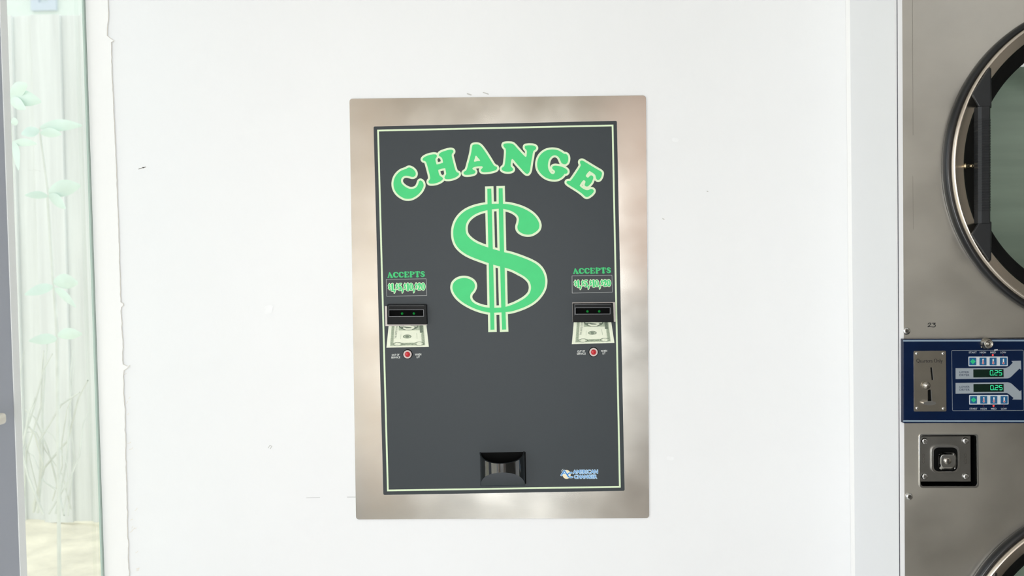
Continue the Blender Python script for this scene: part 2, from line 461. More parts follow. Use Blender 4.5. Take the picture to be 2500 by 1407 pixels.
# left: white end trim with ragged caulk, glass, grey wall
rag = [(263, -40), (264, 0), (266, 40), (263, 70), (262, 88), (271, 95), (279, 100), (272, 104), (273, 150), (275, 200), (278, 260), (281, 330), (284, 400), (287, 480), (290, 560), (292, 640), (295, 720), (296, 738), (303, 742), (302, 747), (296, 750), (298, 800), (300, 850), (300, 890), (311, 895), (318, 892), (312, 899), (304, 904), (302, 920), (303, 960), (305, 1000), (306, 1050), (307, 1100), (309, 1150), (311, 1200), (311, 1250), (312, 1300), (314, 1360), (316, 1407), (317, 1450)]
pts = []
for i in range(len(rag) - 1):
    n = max(1, int(abs(rag[i + 1][1] - rag[i][1]) / 9))
    for j in range(n):
        t = j / n
        pts.append((rag[i][0] + (rag[i + 1][0] - rag[i][0]) * t + random.uniform(-1.0, 1.6) * (0.5 if rag[i][1] < 700 else 1), rag[i][1] + (rag[i + 1][1] - rag[i][1]) * t))
q = [(h.x, h.z) for h in (hit_y(*p) for p in pts)]
b = MB()
b.prism([(gx(ZF, .004), ZF), (cxl(ZF), ZF)] + q[::-1] + [(cxl(ZT), ZT), (gx(ZT, .004), ZT)], .0003, .0032, M['trim'])
trim1 = tag(b.build('trim_1'), 'white vertical board with ragged painted edge between window glass and back wall', 'trim', kind='structure')
k = MB(); k.outline([(p[0] + .0003, p[1]) for p in q], .0007, .0014, M['caulk'], closed=False)
for i in range(16):                                             # loose crumbs and curls along the joint
    py = random.uniform(900, 1400); px = 300 + (py - 900) * .031 + random.uniform(4, 20)
    a = (px, py); c = (px + random.uniform(3, 9), py - random.uniform(1, 6))
    k.outline([(h.x, h.z) for h in (hit_y(*a), hit_y((a[0] + c[0]) / 2, max(a[1], c[1]) - 1), hit_y(*c))], .0005, .0012, M['caulk'], closed=False)
k.build('caulk_bead', trim1)

# glass plane: contains the joint line and runs straight towards the room
def glass_y(px, py):
    "where a place of the photograph meets the leaning glass plane"
    d = ray(px, py)
    # x = gx(z): CAM.x + t dx = wl_b.x + kx (CAM.z + t dz - wl_b.z)
    t = (wl_b.x + kx * (CAM.z - wl_b.z) - CAM.x) / (d.x - kx * d.z)
    return CAM + d * t
yb = (glass_y(18, 0).y + glass_y(61, 1407).y) / 2              # far edge of the casing
yc = (glass_y(2, 0).y + glass_y(45, 1407).y) / 2               # near edge of the casing
def slab(mb, y0, y1, z0, z1, o0, o1, m):
    mb.hexa([(gx(z0, o0), y0, z0), (gx(z0, o1), y0, z0), (gx(z1, o1), y0, z1), (gx(z1, o0), y0, z1)], [(gx(z0, o0), y1, z0), (gx(z0, o1), y1, z0), (gx(z1, o1), y1, z1), (gx(z1, o0), y1, z1)], m)
WZ0, WZ1 = 0.42, 2.45
win = empty('window_1', (gx(1.4), -.2, 1.4)); tag(win, 'narrow tall side window beside the white end trim', 'window', kind='structure')
win_inv = Vector((gx(1.4), -.2, 1.4))
def build_win(mb, name):
    mb.v = [tuple(Vector(v) - win_inv) for v in mb.v]
    return mb.build(name, win, recalc=True)
b = MB(); slab(b, yb, -.0015, WZ0, WZ1, -.006, 0, M['glass']); build_win(b, 'pane')
b = MB(); slab(b, -.011, -.0015, WZ0, WZ1, .0002, .0035, M['glassedge']); build_win(b, 'glazing_bead')
b = MB(); slab(b, yb, 0.0, WZ0 - .05, WZ0, -.05, .02, M['casing']); build_win(b, 'bottom_rail')
b = MB(); slab(b, yb, 0.0, WZ1, WZ1 + .05, -.05, .02, M['casing']); build_win(b, 'top_rail')
b = MB(); slab(b, yc, yb, WZ0 - .05, WZ1 + .05, -.05, .0015, M['casing']); build_win(b, 'side_casing')

wy0, wy1, wz0, wz1 = -2.9, -.6, .4, 2.4                         # the big side window nearer the room
b = MB()
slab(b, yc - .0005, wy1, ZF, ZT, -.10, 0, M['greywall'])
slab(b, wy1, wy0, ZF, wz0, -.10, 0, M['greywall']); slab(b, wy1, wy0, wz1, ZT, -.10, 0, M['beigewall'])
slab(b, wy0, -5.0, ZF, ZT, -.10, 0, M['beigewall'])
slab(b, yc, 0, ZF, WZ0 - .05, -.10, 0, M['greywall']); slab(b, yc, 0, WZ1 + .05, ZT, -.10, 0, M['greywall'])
tag(b.build('wall_left', recalc=True), 'bluish grey side wall at the left edge beyond the window casing', 'wall', kind='structure')
w2 = empty('window_2', (gx(1.6), -2.15, 1.6)); tag(w2, 'large side window nearer the room', 'window', kind='structure')
b = MB()
for (a0, a1, c0, c1) in ((wy1, wy1 - .05, wz0, wz1), (wy0 + .05, wy0, wz0, wz1), (wy1, wy0, wz0, wz0 + .05), (wy1, wy0, wz1 - .05, wz1), (-2.13, -2.17, wz0, wz1)):
    slab(b, a0, a1, c0, c1, -.09, -.03, M['casing'])
b.v = [tuple(Vector(v) - Vector((gx(1.6), -2.15, 1.6))) for v in b.v]; b.build('window_frame', w2, recalc=True)

XR = 4.2
b = MB(); b.box(-1.2, 1.1, -5.2, .12, -.1, 0, M['floor']); b.box(1.1, XR, -5.2, .12, -.1, 0, M['darkfloor']); tag(b.build('floor', recalc=True), 'pale tiled floor', 'floor', kind='structure')
b = MB(); b.box(-1.2, XR, -5.2, .12, ZT, ZT + .1, M['ceiling']); tag(b.build('ceiling', recalc=True), 'pale tiled ceiling', 'ceiling', kind='structure')
b = MB()                                                         # the wall behind the photographer with the storefront window
b.box(-1.1, -.7, -5.2, -5.0, 0, ZT, M['wall'])
b.box(-.7, 1.25, -5.2, -5.0, 0, .05, M['wainscot']); b.box(-.7, 1.25, -5.2, -5.0, 2.6, ZT, M['wall'])
b.box(1.25, XR, -5.2, -5.0, 0, 1.15, M['facadebase']); b.box(1.25, XR, -5.2, -5.0, 1.15, ZT, M['brownwall'])
tag(b.build('wall_front', recalc=True), 'painted wall opposite the change machine', 'wall', kind='structure')
b = MB(); b.box(XR, XR + .1, -5.2, .12, 0, ZT, M['brownwall']); tag(b.build('wall_end', recalc=True), 'far right wall', 'wall', kind='structure')

# ------------------------------------------------------------------ the change machine
ctr = hit_y(1218, 752)
F = Frame(ctr.x, 0.0, ctr.z, R(0.45))
cm = F.empty('change_machine')
tag(cm, 'wall-mounted change machine with charcoal front, green CHANGE lettering and steel surround', 'change machine')
DP = .0032                                                       # steel plate stands this far off the wall
b = MB(); b.prism(rrect(F.P([(853, 241), (1577, 233), (1585, 1265.5), (869, 1269)], DP), .007), .0002, DP, M['steel'])
tag(b.build('face_plate', cm, bevel=.0008), 'brushed stainless surround plate')
DS = DP + .0014
AL, AR = [(940.5, 744), (1042, 741), (1044, 795), (942, 797)], [(1397, 741), (1502, 738), (1503.5, 787), (1398.5, 788)]
b = MB(); b.prism(rrect(F.P([(912, 309), (1506, 295), (1525, 1199), (936, 1209)], DS), .003), DP - .0002, DS, M['panel'])
sp = b.build('sign_panel', cm, bevel=.0004); sp['label'] = 'charcoal sign face'
PXM = 2.0 / FPX                                                   # metres per photo pixel on the wall
b = MB()
ins = F.P([(923, 319), (1495.5, 306.5), (1513.3, 1189), (947, 1198)], DS)
b.outline(ins, 2.1 * PXM, DS + .0002, M['cream'], corners={0, 1, 2, 3}); b.build('border_line', sp)

# --- the traced display letters (coordinates inside magnified crops of the photograph)
def tr(ox, oy, s, pts): return [(ox + p[0] / s, oy + p[1] / s) + tuple(p[2:]) for p in pts]
LET = {}
LET['C'] = [tr(950, 395, 14.07, [(595, 245, 1), (640, 210), (690, 197), (760, 218), (830, 262), (890, 330), (918, 410), (900, 480), (850, 518), (790, 525), (720, 508), (640, 488), (565, 485), (490, 510), (430, 570), (408, 650), (425, 730), (480, 800), (560, 865), (640, 908), (730, 935), (820, 930), (910, 895), (970, 830), (1005, 750), (1030, 675), (1070, 645), (1120, 665), (1165, 720), (1185, 800), (1175, 870), (1150, 915, 1), (1115, 990), (1060, 1060), (980, 1140), (880, 1210), (770, 1260), (650, 1278), (530, 1262), (420, 1210), (310, 1130), (220, 1020), (165, 890), (150, 760), (165, 640), (210, 520), (290, 410), (390, 325), (500, 275)])]
LET['H'] = [tr(1020, 355, 12.79, [(150, 440), (175, 395), (240, 350), (340, 310), (430, 288), (510, 280), (570, 290), (597, 330), (582, 380), (553, 420), (557, 490), (590, 597, 1), (690, 578), (788, 540, 1), (782, 490), (755, 400), (705, 352), (665, 330), (658, 295), (690, 245), (760, 205), (880, 165), (980, 140), (1060, 138), (1105, 165), (1110, 210), (1075, 255), (1058, 310), (1075, 400), (1110, 540), (1150, 690), (1190, 800), (1230, 845), (1275, 865), (1285, 910), (1250, 955), (1160, 1010), (1050, 1045), (940, 1058), (860, 1045), (835, 1005), (855, 950), (885, 900), (880, 830), (855, 712, 1), (770, 728), (637, 767, 1), (650, 850), (690, 950), (740, 985), (778, 1020), (775, 1070), (730, 1110), (650, 1155), (540, 1190), (430, 1200), (360, 1190), (332, 1140), (350, 1095), (382, 1050), (378, 960), (345, 820), (300, 650), (260, 530), (220, 490), (170, 475)])]
LET['A'] = [tr(1120, 340, 14.07, [(458, 260), (475, 205), (530, 183), (620, 178), (690, 190), (750, 230), (820, 310), (920, 450), (1030, 620), (1140, 800), (1200, 890), (1250, 930), (1300, 950), (1318, 995), (1290, 1050), (1220, 1085), (1100, 1115), (960, 1133), (850, 1135), (780, 1110), (758, 1060), (790, 1015), (825, 970), (805, 935), (740, 930), (620, 938), (520, 965), (468, 1005), (490, 1045), (545, 1075), (572, 1115), (555, 1165), (490, 1200), (390, 1220), (270, 1228), (190, 1212), (160, 1160), (190, 1115), (250, 1075), (290, 990), (330, 840), (380, 660), (430, 450)]),
            tr(1120, 340, 14.07, [(575, 580), (598, 570), (660, 640), (725, 715), (735, 738), (640, 755), (540, 775), (522, 760), (545, 680)])]
LET['N'] = [tr(1215, 340, 13.4, [(185, 205), (200, 160), (260, 140), (380, 135), (480, 150), (550, 200), (640, 300), (760, 430), (860, 535), (915, 577), (942, 560), (948, 510), (957, 440), (945, 360), (905, 320), (885, 270), (900, 220), (960, 205), (1060, 200), (1170, 210), (1240, 245), (1262, 295), (1230, 345), (1175, 385), (1150, 450), (1130, 580), (1100, 740), (1075, 900), (1060, 1010), (1030, 1090), (985, 1135), (930, 1125), (860, 1065), (740, 935), (620, 800), (520, 680), (475, 645), (450, 680), (432, 760), (425, 850), (440, 900), (480, 940), (505, 990), (480, 1035), (400, 1062), (290, 1065), (190, 1040), (130, 985), (150, 930), (205, 890), (235, 800), (255, 650), (268, 500), (270, 380), (255, 310), (215, 265)])]
LET['G'] = [tr(1300, 350, 14.07, [(1085, 365, 1), (1150, 368), (1200, 410), (1228, 490), (1222, 600), (1190, 680), (1130, 718), (1060, 712), (1000, 680), (965, 610), (930, 530), (880, 460), (800, 418), (720, 420), (640, 465), (575, 550), (540, 660), (530, 780), (545, 880), (580, 960), (630, 1030), (700, 1060), (750, 1035), (775, 980), (750, 930), (700, 895), (675, 850), (690, 800), (750, 772), (850, 775), (960, 795), (1070, 835), (1160, 890), (1205, 950), (1200, 1010), (1160, 1045), (1100, 1048, 1), (1060, 1105), (1000, 1165), (900, 1225), (780, 1250), (640, 1240), (500, 1200), (370, 1120), (260, 1010), (185, 880), (160, 740), (175, 600), (230, 460), (330, 340), (460, 255), (600, 218), (740, 215), (870, 240), (980, 295)])]
LET['E'] = [tr(1375, 380, 12.79, [(525, 190), (550, 160), (600, 155), (680, 200), (820, 285), (960, 370), (1080, 440), (1170, 495), (1208, 540), (1205, 600), (1180, 680), (1130, 750), (1080, 765), (1040, 735), (1020, 680), (1000, 610), (940, 555), (870, 510), (822, 482, 1), (780, 520), (720, 600), (702, 640, 1), (770, 690), (810, 660), (860, 620), (910, 630), (940, 680), (925, 750), (880, 850), (820, 920), (760, 965), (700, 960), (670, 925), (680, 870), (695, 820), (680, 790), (640, 770), (600, 800), (545, 880), (512, 940, 1), (560, 990), (640, 1045), (720, 1078), (790, 1075), (860, 1045), (910, 1050), (950, 1085), (950, 1130), (910, 1190), (840, 1250), (770, 1290), (720, 1295), (670, 1265), (600, 1200), (480, 1110), (350, 1025), (230, 950), (140, 890), (103, 845), (115, 805), (160, 790), (220, 790), (260, 750), (340, 640), (440, 490), (530, 345), (548, 290), (530, 240)])]
def T_(p): return tr(1090, 450, 7.404, p)
def B_(p): return tr(1090, 630, 7.404, p)
DOL = [T_([(738, 80, 1), (810, 78, 1), (818, 355, 1), (945, 353, 1), (943, 74, 1), (1015, 72, 1), (1022, 355, 1), (1120, 362), (1250, 390), (1370, 430), (1480, 485), (1580, 560), (1650, 650), (1680, 740), (1665, 810), (1610, 865), (1530, 905), (1440, 910), (1350, 880), (1295, 830), (1282, 770), (1300, 700), (1308, 620), (1280, 560), (1210, 505), (1130, 470), (1025, 445, 1), (1042, 1230, 1), (1180, 1262)])
       + B_([(1400, 5), (1530, 60), (1640, 125), (1720, 210), (1770, 320), (1785, 430), (1765, 550), (1700, 670), (1590, 785), (1450, 870), (1300, 930), (1180, 965), (1068, 980, 1), (1078, 1295, 1), (1005, 1298, 1), (995, 985, 1), (862, 990, 1), (868, 1298, 1), (795, 1300, 1), (790, 990, 1), (680, 970), (560, 935), (430, 880), (300, 805), (190, 710), (130, 620), (108, 540), (125, 460), (190, 395), (280, 365), (370, 368), (450, 400), (500, 450), (515, 515), (490, 585), (440, 650), (428, 710), (450, 770), (510, 825), (600, 865), (690, 890), (780, 900, 1), (765, 95, 1), (620, 45)])
       + T_([(440, 1308), (330, 1250), (240, 1180), (175, 1100), (135, 1000), (122, 890), (130, 790), (165, 680), (230, 580), (330, 490), (460, 425), (600, 385), (742, 362, 1)]),
       T_([(742, 470, 1), (620, 500), (500, 555), (410, 630), (360, 710), (345, 810), (362, 900), (420, 975), (520, 1050), (640, 1105), (757, 1145, 1)]),
       T_([(820, 455, 1), (945, 443, 1), (963, 1207, 1), (838, 1172, 1)]),
       B_([(845, 122, 1), (970, 155, 1), (990, 897, 1), (865, 902, 1)]),
       B_([(1052, 175, 1), (1180, 215), (1300, 275), (1420, 345), (1500, 430), (1528, 530), (1505, 630), (1430, 715), (1300, 795), (1180, 850), (1068, 885, 1)])]
def display_letter(loops, name, rim, mitre=False):
    k = MB(); ls = []
    for l in loops:
        p, cor = spline(l, 5)
        q = F.P(p, DS)
        k.outline(q, rim * PXM, DS + .00025, M['cream'], corners=cor if mitre else None)
        ls.append(q)
    k.prism(ls[0], DS + .0005, DS + .0005, M['green'], holes=ls[1:])
    return k.build(name, sp)
for ch in 'CHANGE': display_letter(LET[ch], 'heading_letter', 5.0)
display_letter(DOL, 'dollar_emblem', 5.5, True)

# --- small fat serif lettering drawn with brush strokes
SER = {
 'A': (1.06, [[(.17, .1, .08), (.45, .9, .09)], [(.46, .88, .12), (.84, .1, .17)], [(.3, .33, .07), (.7, .33, .07)], [(.07, .06, .06), (.34, .06, .06)], [(.62, .07, .07), (1.02, .07, .07)]]),
 'C': (1.0, [[(.84, .72, .13), (.74, .86, .10), (.5, .91, .09), (.26, .78, .15), (.18, .5, .18), (.27, .22, .16), (.52, .09, .10), (.76, .14, .09), (.9, .3, .06)]]),
 'E': (.98, [[(.27, .08, .16), (.27, .92, .16)], [(.1, .93, .07), (.8, .93, .07)], [(.82, .9, .08), (.86, .7, .05)], [(.3, .5, .07), (.6, .5, .07)], [(.62, .62, .05), (.62, .38, .05)], [(.1, .07, .07), (.82, .07, .07)], [(.84, .1, .08), (.88, .31, .05)]]),
 'P': (.96, [[(.27, .08, .16), (.27, .92, .16)], [(.1, .93, .07), (.6, .92, .08), (.78, .72, .16), (.62, .5, .09), (.35, .45, .06)], [(.08, .06, .06), (.5, .06, .06)]]),
 'T': (1.0, [[(.5, .08, .17), (.5, .9, .17)], [(.1, .92, .08), (.9, .92, .08)], [(.1, .9, .08), (.07, .66, .05)], [(.9, .9, .08), (.93, .66, .05)], [(.28, .06, .06), (.72, .06, .06)]]),
 'S': (.9, [[(.76, .76, .09), (.6, .91, .09), (.36, .9, .10), (.22, .72, .14), (.42, .55, .17), (.66, .38, .16), (.7, .2, .13), (.5, .08, .09), (.28, .11, .09), (.12, .28, .08)]]),
 '1': (.72, [[(.42, .08, .17), (.42, .9, .16)], [(.2, .8, .08), (.42, .95, .08)], [(.16, .06, .07), (.68, .06, .07)]]),
 '5': (.86, [[(.3, .9, .10), (.74, .92, .10)], [(.26, .9, .08), (.22, .56, .08)], [(.24, .56, .08), (.55, .58, .13), (.68, .34, .17), (.5, .1, .10), (.2, .16, .11)]]),
 '0': (.92, [[(.46, .93, .07), (.24, .78, .11), (.17, .5, .14), (.24, .22, .11), (.46, .07, .07), (.68, .22, .11), (.75, .5, .14), (.68, .78, .11), (.46, .93, .07)]]),
 '2': (.88, [[(.18, .7, .13), (.36, .9, .10), (.6, .84, .15), (.62, .64, .16), (.4, .36, .11), (.18, .12, .09), (.46, .13, .11), (.8, .15, .10)]]),
 ',': (.44, [[(.18, .08, .17), (.2, -.1, .10), (.1, -.28, .04)]]),
 '$': (.6, [[(.5, .74, .07), (.38, .86, .07), (.2, .8, .08), (.16, .68, .10), (.3, .58, .11), (.46, .48, .10), (.46, .36, .08), (.3, .28, .07), (.12, .38, .07)], [(.31, .98, .045), (.31, .2, .045)]]),
}
def curve3(s):
    "rounder brush line through the same points"
    if len(s) < 4: return s
    out = []
    for i in range(len(s) - 1):
        p = [s[max(i - 1, 0)], s[i], s[i + 1], s[min(i + 2, len(s) - 1)]]
        if s[0] == s[-1]:
            if i == 0: p[0] = s[-2]
            if i == len(s) - 2: p[3] = s[1]
        for j in range(4):
            t = j / 4
            out.append(tuple(.5 * (2 * p[1][k] + (p[2][k] - p[0][k]) * t + (2 * p[0][k] - 5 * p[1][k] + 4 * p[2][k] - p[3][k]) * t * t + (3 * p[1][k] - p[0][k] - 3 * p[2][k] + p[3][k]) * t ** 3) for k in range(3)))
    return out + [s[-1]]
def serif_text(mb, txt, q, d, m, rim=0.0, rim_m=None, sq=1.0):
    tl, tr_, br, bl = q
    tot = sum(SER[c][0] for c in txt)
    hx = math.hypot(tr_[0] - tl[0], tr_[1] - tl[1]); hy = math.hypot(tl[0] - bl[0], tl[1] - bl[1])
    ex = ((br[0] - bl[0]) / tot, (br[1] - bl[1]) / tot); ey = (tl[0] - bl[0], tl[1] - bl[1])
    sw = (hy * (hx / tot)) ** .5
    layers = ([(rim, rim_m, d)] if rim else []) + [(0.0, m, d + (.00015 if rim else 0))]
    for ext, mm, dd in layers:
        x = 0.0
        for c in txt:
            wd, ss = SER[c]
            for s in ss:
                s = curve3(s)
                mb.stroke([(bl[0] + (x + p[0]) * ex[0] + p[1] * ey[0], bl[1] + (x + p[0]) * ex[1] + p[1] * ey[1], p[2] * sw * sq) for p in s], dd, mm, ext)
            x += wd

def bilin(q, u, v):
    "q: top-left, top-right, bottom-right, bottom-left; v runs down"
    return tuple((1 - v) * ((1 - u) * q[0][i] + u * q[1][i]) + v * ((1 - u) * q[3][i] + u * q[2][i]) for i in (0, 1))

def banknote(q):
    k = MB(); d = DS + .0002
    k.prism(q, d, d, M['note'])
    def rect(u0, v0, u1, v1, m, dd):
        n = 8
        top = [bilin(q, u0 + (u1 - u0) * i / n, v0) for i in range(n + 1)]; bot = [bilin(q, u1 + (u0 - u1) * i / n, v1) for i in range(n + 1)]
        k.prism(top + bot, dd, dd, m)
    def ell(cu, cv, ru, rv, m, dd):
        k.prism([bilin(q, cu + ru * math.cos(t * math.pi / 16), cv + rv * math.sin(t * math.pi / 16)) for t in range(32)], dd, dd, m)
    def pen(pts, wd, m, dd): k.outline([bilin(q, *p) for p in pts], wd, dd, m, closed=False)
    e = .00015
    rect(.08, .0, .16, .93, M['notepale'], d + e); rect(.84, .0, .92, .93, M['notepale'], d + e); rect(.1601, .80, .8399, .93, M['notepale'], d + e)
    rect(.19, .0, .81, .77, M['note'], d + 2 * e)
    rect(.27, .0, .84, .245, M['notepale'], d + 3 * e); ell(.53, .04, .26, .20, M['noteink'], d + 4 * e)
    rect(.815, .0, .895, .36, M['noteink'], d + 4 * e)
    def dollar(cu, cv, ru, rv, m, dd, wd):
        pts = [(.75, -.62), (.35, -.95), (-.35, -.95), (-.8, -.55), (-.45, -.1), (.4, .12), (.82, .5), (.4, .93), (-.35, .95), (-.8, .62)]
        pen([(cu + ru * p[0], cv + rv * p[1]) for p in pts], wd, m, dd)
        pen([(cu - ru * 1.35, cv), (cu + ru * 1.35, cv)], wd * .4, m, dd)
    dollar(.53, .06, .16, .13, M['note'], d + 5 * e, .0016)
    for (cu, cv) in ((.26, .85), (.78, .85)):
        ell(cu, cv, .115, .085, M['noteink'], d + 2 * e); ell(cu, cv, .10, .07, M['notepale'], d + 3 * e)
        dollar(cu, cv, .06, .045, M['note'], d + 4 * e, .0008)
    ell(.49, .52, .105, .085, M['noteink'], d + 3 * e); ell(.49, .52, .085, .066, M['notepale'], d + 4 * e)
    dollar(.49, .52, .04, .036, M['noteink'], d + 5 * e, .0006)
    for i in range(9):
        t = .36 + i * .032
        pen([(t, .875 + .02 * math.sin(i)), (t + .018, .835), (t + .03, .88)], .0004, M['noteink'], d + 2 * e)
    for i in range(20):
        v = .02 + i * .045
        for u in (.10, .865): pen([(u, v), (u + .022, v + .018), (u + .04, v)], .0003, M['noteink'], d + 2 * e)
    pen([(.335, .42), (.33, .62)], .0003, M['notepale'], d + 4 * e); pen([(.73, .38), (.735, .62)], .0004, M['notepale'], d + 4 * e)
    a = [bilin(q, .175, .60), bilin(q, .20, .0), bilin(q, .245, .0), bilin(q, .225, .60)]
    text_into(k, 'THE UNITED STATES', [a[0], a[1], a[2], a[3]], d + 4 * e, M['noteink'], .01)
    return k.build('banknote_print', sp)

def acceptor(body, lip, slotq, side_left):
    "bill acceptor: black bezel standing out of the sign through a bare cutout"
    k = MB(); DB = DS + .014
    # surround
    outer = F.P(body, DB)
    sl = F.P(slotq, DB)
    k.prism(outer, DS - .001, DB, M['black'], holes=[sl[::-1]])
    ac = k.build('bill_acceptor', cm, bevel=.0006); ac['label'] = 'black bill slot bezel'
    k = MB()                                                     # slot walls and back
    n = 4; inn = [(p[0], p[1]) for p in sl]
    k.add([(p[0], -DB + .0003, p[1]) for p in inn] + [(p[0], -DS - .0022, p[1]) for p in inn], [[0, 1, 5, 4], [1, 2, 6, 5], [2, 3, 7, 6], [3, 0, 4, 7], [4, 5, 6, 7]], M['matte'])
    k.build('slot', ac, recalc=False)
    k = MB()                                                     # paler edges of the mouth and the top recess
    k.outline(sl, .0005, DB + .0002, M['edgeplastic'], corners={0, 1, 2, 3})
    a, b2, c, d_ = outer
    ta, tb = bilin(outer, .05, .05), bilin(outer, .94, .05)
    k.outline([bilin(outer, .045, .62), ta, tb], .0003, DB + .0002, M['edgeplastic'], closed=False)
    k.build('bezel_edge', ac)
    for u in (.36, .70):
        k = MB(); c0 = bilin(sl, u, .62)
        k.lathe(c0, [(.0026, DS + .0022), (.0022, DS + .0034), (.0001, DS + .0042)], M['led'], 16)
        k.build('led', ac)
    k = MB(); k.prism(F.P(lip, DS + .0008), DS + .0002, DS + .0012, M['beige'])
    k.build('cutout_plate', cm, bevel=.0003)
    return ac
acceptor([(944.5, 744.5), (1041, 744.5), (1042.5, 792.5), (945.2, 792.5)], [(939.5, 748), (1040, 746), (1043, 794.5), (941, 796.5)], [(949.5, 757), (1034, 756.5), (1034.5, 772.5), (949.5, 773)], True)
acceptor([(1398.2, 741.5), (1497, 740.5), (1498.5, 787), (1399, 787.2)], [(1397, 739), (1501.5, 738), (1503, 786), (1398, 786)], [(1404.5, 752), (1489.5, 751.5), (1489.5, 767), (1404.5, 767.5)], False)

def service(cxp, cyp):
    c = F.L((cxp, cyp), DS)
    k = MB()
    k.lathe(c, [(.0098, DS), (.0096, DS + .0016), (.0086, DS + .0022), (.0084, DS + .0010)], M['matte'], 40)
    k.lathe(c, [(.0086, DS + .0008), (.0084, DS + .0034), (.0074, DS + .0040), (.0054, DS + .0030)], M['ring'], 40)
    lamp = k.build('indicator_lamp', cm); lamp['label'] = 'small red out of service lamp'
    k = MB(); k.lathe(c, [(.0056, DS + .0018), (.0054, DS + .0034), (.0044, DS + .0056), (.0026, DS + .0068), (.0001, DS + .0072)], M['redlens'], 32); k.build('lens', lamp)
for cxp, cyp in ((995.3, 865.3), (1449, 859.8)): service(cxp, cyp)

def sign_side(acc, price, note, labelq, oos, when):
    k = MB(); serif_text(k, 'ACCEPTS', F.P(acc, DS), DS + .0002, M['deepgreen']); k.build('accepts_lettering', sp)
    k = MB(); lq = F.P(labelq, DS); k.prism(lq, DS + .0001, DS + .0003, M['label'])
    k.outline(lq, .0004, DS + .0004, M['labeledge'])
    serif_text(k, '$1,$5,$10,$20', F.P(price, DS), DS + .0005, M['green'], .0011, M['cream'], 1.0)
    k.build('price_label', sp)
    banknote(F.P(note, DS))
    for wl in (oos, when):
        k = MB()
        for txt, q in wl: text_into(k, txt, F.P(q, DS), DS + .0003, M['white'], .012)
        k.build('service_lettering', sp)
def tq(x0, y0, x1, y1, s=-.9): return [(x0, y0), (x1, y0 + s * (x1 - x0) / 60), (x1, y1 + s * (x1 - x0) / 60), (x0, y1)]
sign_side([(945, 664.8), (1037.5, 662.3), (1038, 676.3), (945.5, 678.8)], [(947.5, 692.5), (1037, 690.5), (1038, 709), (948, 711)], [(949, 794), (1041, 793), (1047, 847), (943.5, 849.3)], [(943, 682.5), (1040.5, 680.8), (1042, 721.8), (944.2, 723.8)],
          [('OUT OF', [(956.5, 864.8), (975, 864.2), (975, 868.8), (956.5, 869.4)]), ('SERVICE', [(955.2, 871), (977, 870.3), (977, 875), (955.2, 875.6)])], [('WHEN', [(1013, 863.8), (1028.5, 863.3), (1028.5, 868.3), (1013, 868.8)]), ('LIT', [(1017.2, 869.8), (1025, 869.4), (1025, 874.2), (1017.2, 874.6)])])
sign_side([(1398, 655.3), (1491.5, 653), (1492.3, 667), (1398.7, 669.3)], [(1401, 684.5), (1490.5, 682.3), (1491.5, 700), (1402, 702.2)], [(1401, 785), (1492, 784.3), (1500, 837.5), (1396, 840.8)], [(1396.5, 673.8), (1494, 672.2), (1495, 713.5), (1397, 716)],
          [('OUT OF', [(1409.7, 855.8), (1428, 855.2), (1428, 860), (1409.7, 860.6)]), ('SERVICE', [(1408.3, 861.8), (1430, 861.2), (1430, 866), (1408.3, 866.6)])], [('WHEN', [(1467, 855.2), (1482, 854.7), (1482, 859.4), (1467, 859.9)]), ('LIT', [(1471, 860.9), (1478, 860.6), (1478, 865.2), (1471, 865.5)])])

# --- coin cup: half tube with a sloping floor
def coin_cup():
    a = F.L((1171, 1104), DS); c = F.L((1281, 1103), DS)
    zb = F.L((1226, 1187), DS)[1]
    cu = (a[0] + c[0]) / 2; ra = (c[0] - a[0]) / 2; rb_ = .050; zt = (a[1] + c[1]) / 2
    n = 40; t_ = .0028
    k = MB(); vs = []; fs = []
    def ring(rA, rB, z, slope, y0=0):
        out = []
        for i in range(n + 1):
            t = math.pi * i / n
            cx_ = math.cos(t); sx_ = math.sin(t)
            ex = .92
            x = -rA * math.copysign(abs(cx_) ** ex, cx_); p = rB * sx_ ** ex
            out.append((cu + x, -DS - p, z - slope * p / rb_))
        return out
    o_t, o_b = ring(ra, rb_, zt, .014), ring(ra, rb_, zb, -.038)
    i_t, i_b = ring(ra - t_, rb_ - t_, zt, .014), ring(ra - t_, rb_ - t_, zb + .004, -.038)
    L4 = [o_t, o_b, i_b, i_t]
    for l in L4: vs += l
    m1 = n + 1
    for i in range(n):
        for a_, b_ in ((0, 1), (2, 3), (3, 0)):
            fs.append([a_ * m1 + i, b_ * m1 + i, b_ * m1 + i + 1, a_ * m1 + i + 1])
    k.add(vs, fs, M['cup'], True)
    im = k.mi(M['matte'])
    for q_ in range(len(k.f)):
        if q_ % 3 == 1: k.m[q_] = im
    cup = k.build('coin_cup', cm, recalc=True); cup['label'] = 'glossy black coin cup'
    m = cup.modifiers.new('split', 'EDGE_SPLIT'); m.split_angle = R(45)
    k = MB(); bo = [(p[0], p[1], p[2] + .0006) for p in o_b]; bi = [(p[0], p[1], p[2] + .0035) for p in o_b]
    bo = [(cu + (p[0] - cu) * .985, -DS + (p[1] + DS) * .985, p[2]) for p in o_b]
    bi = [(p[0], p[1], p[2] + .003) for p in bo]
    k.hexa(bo, bi, M['cupbase']); k.build('sloping_base', cup, recalc=True)
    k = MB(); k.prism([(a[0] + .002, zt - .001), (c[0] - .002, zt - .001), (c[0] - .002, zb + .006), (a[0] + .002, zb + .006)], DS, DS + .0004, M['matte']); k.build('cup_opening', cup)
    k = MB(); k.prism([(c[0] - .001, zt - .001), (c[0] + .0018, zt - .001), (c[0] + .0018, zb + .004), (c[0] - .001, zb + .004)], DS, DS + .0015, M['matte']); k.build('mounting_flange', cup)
coin_cup()

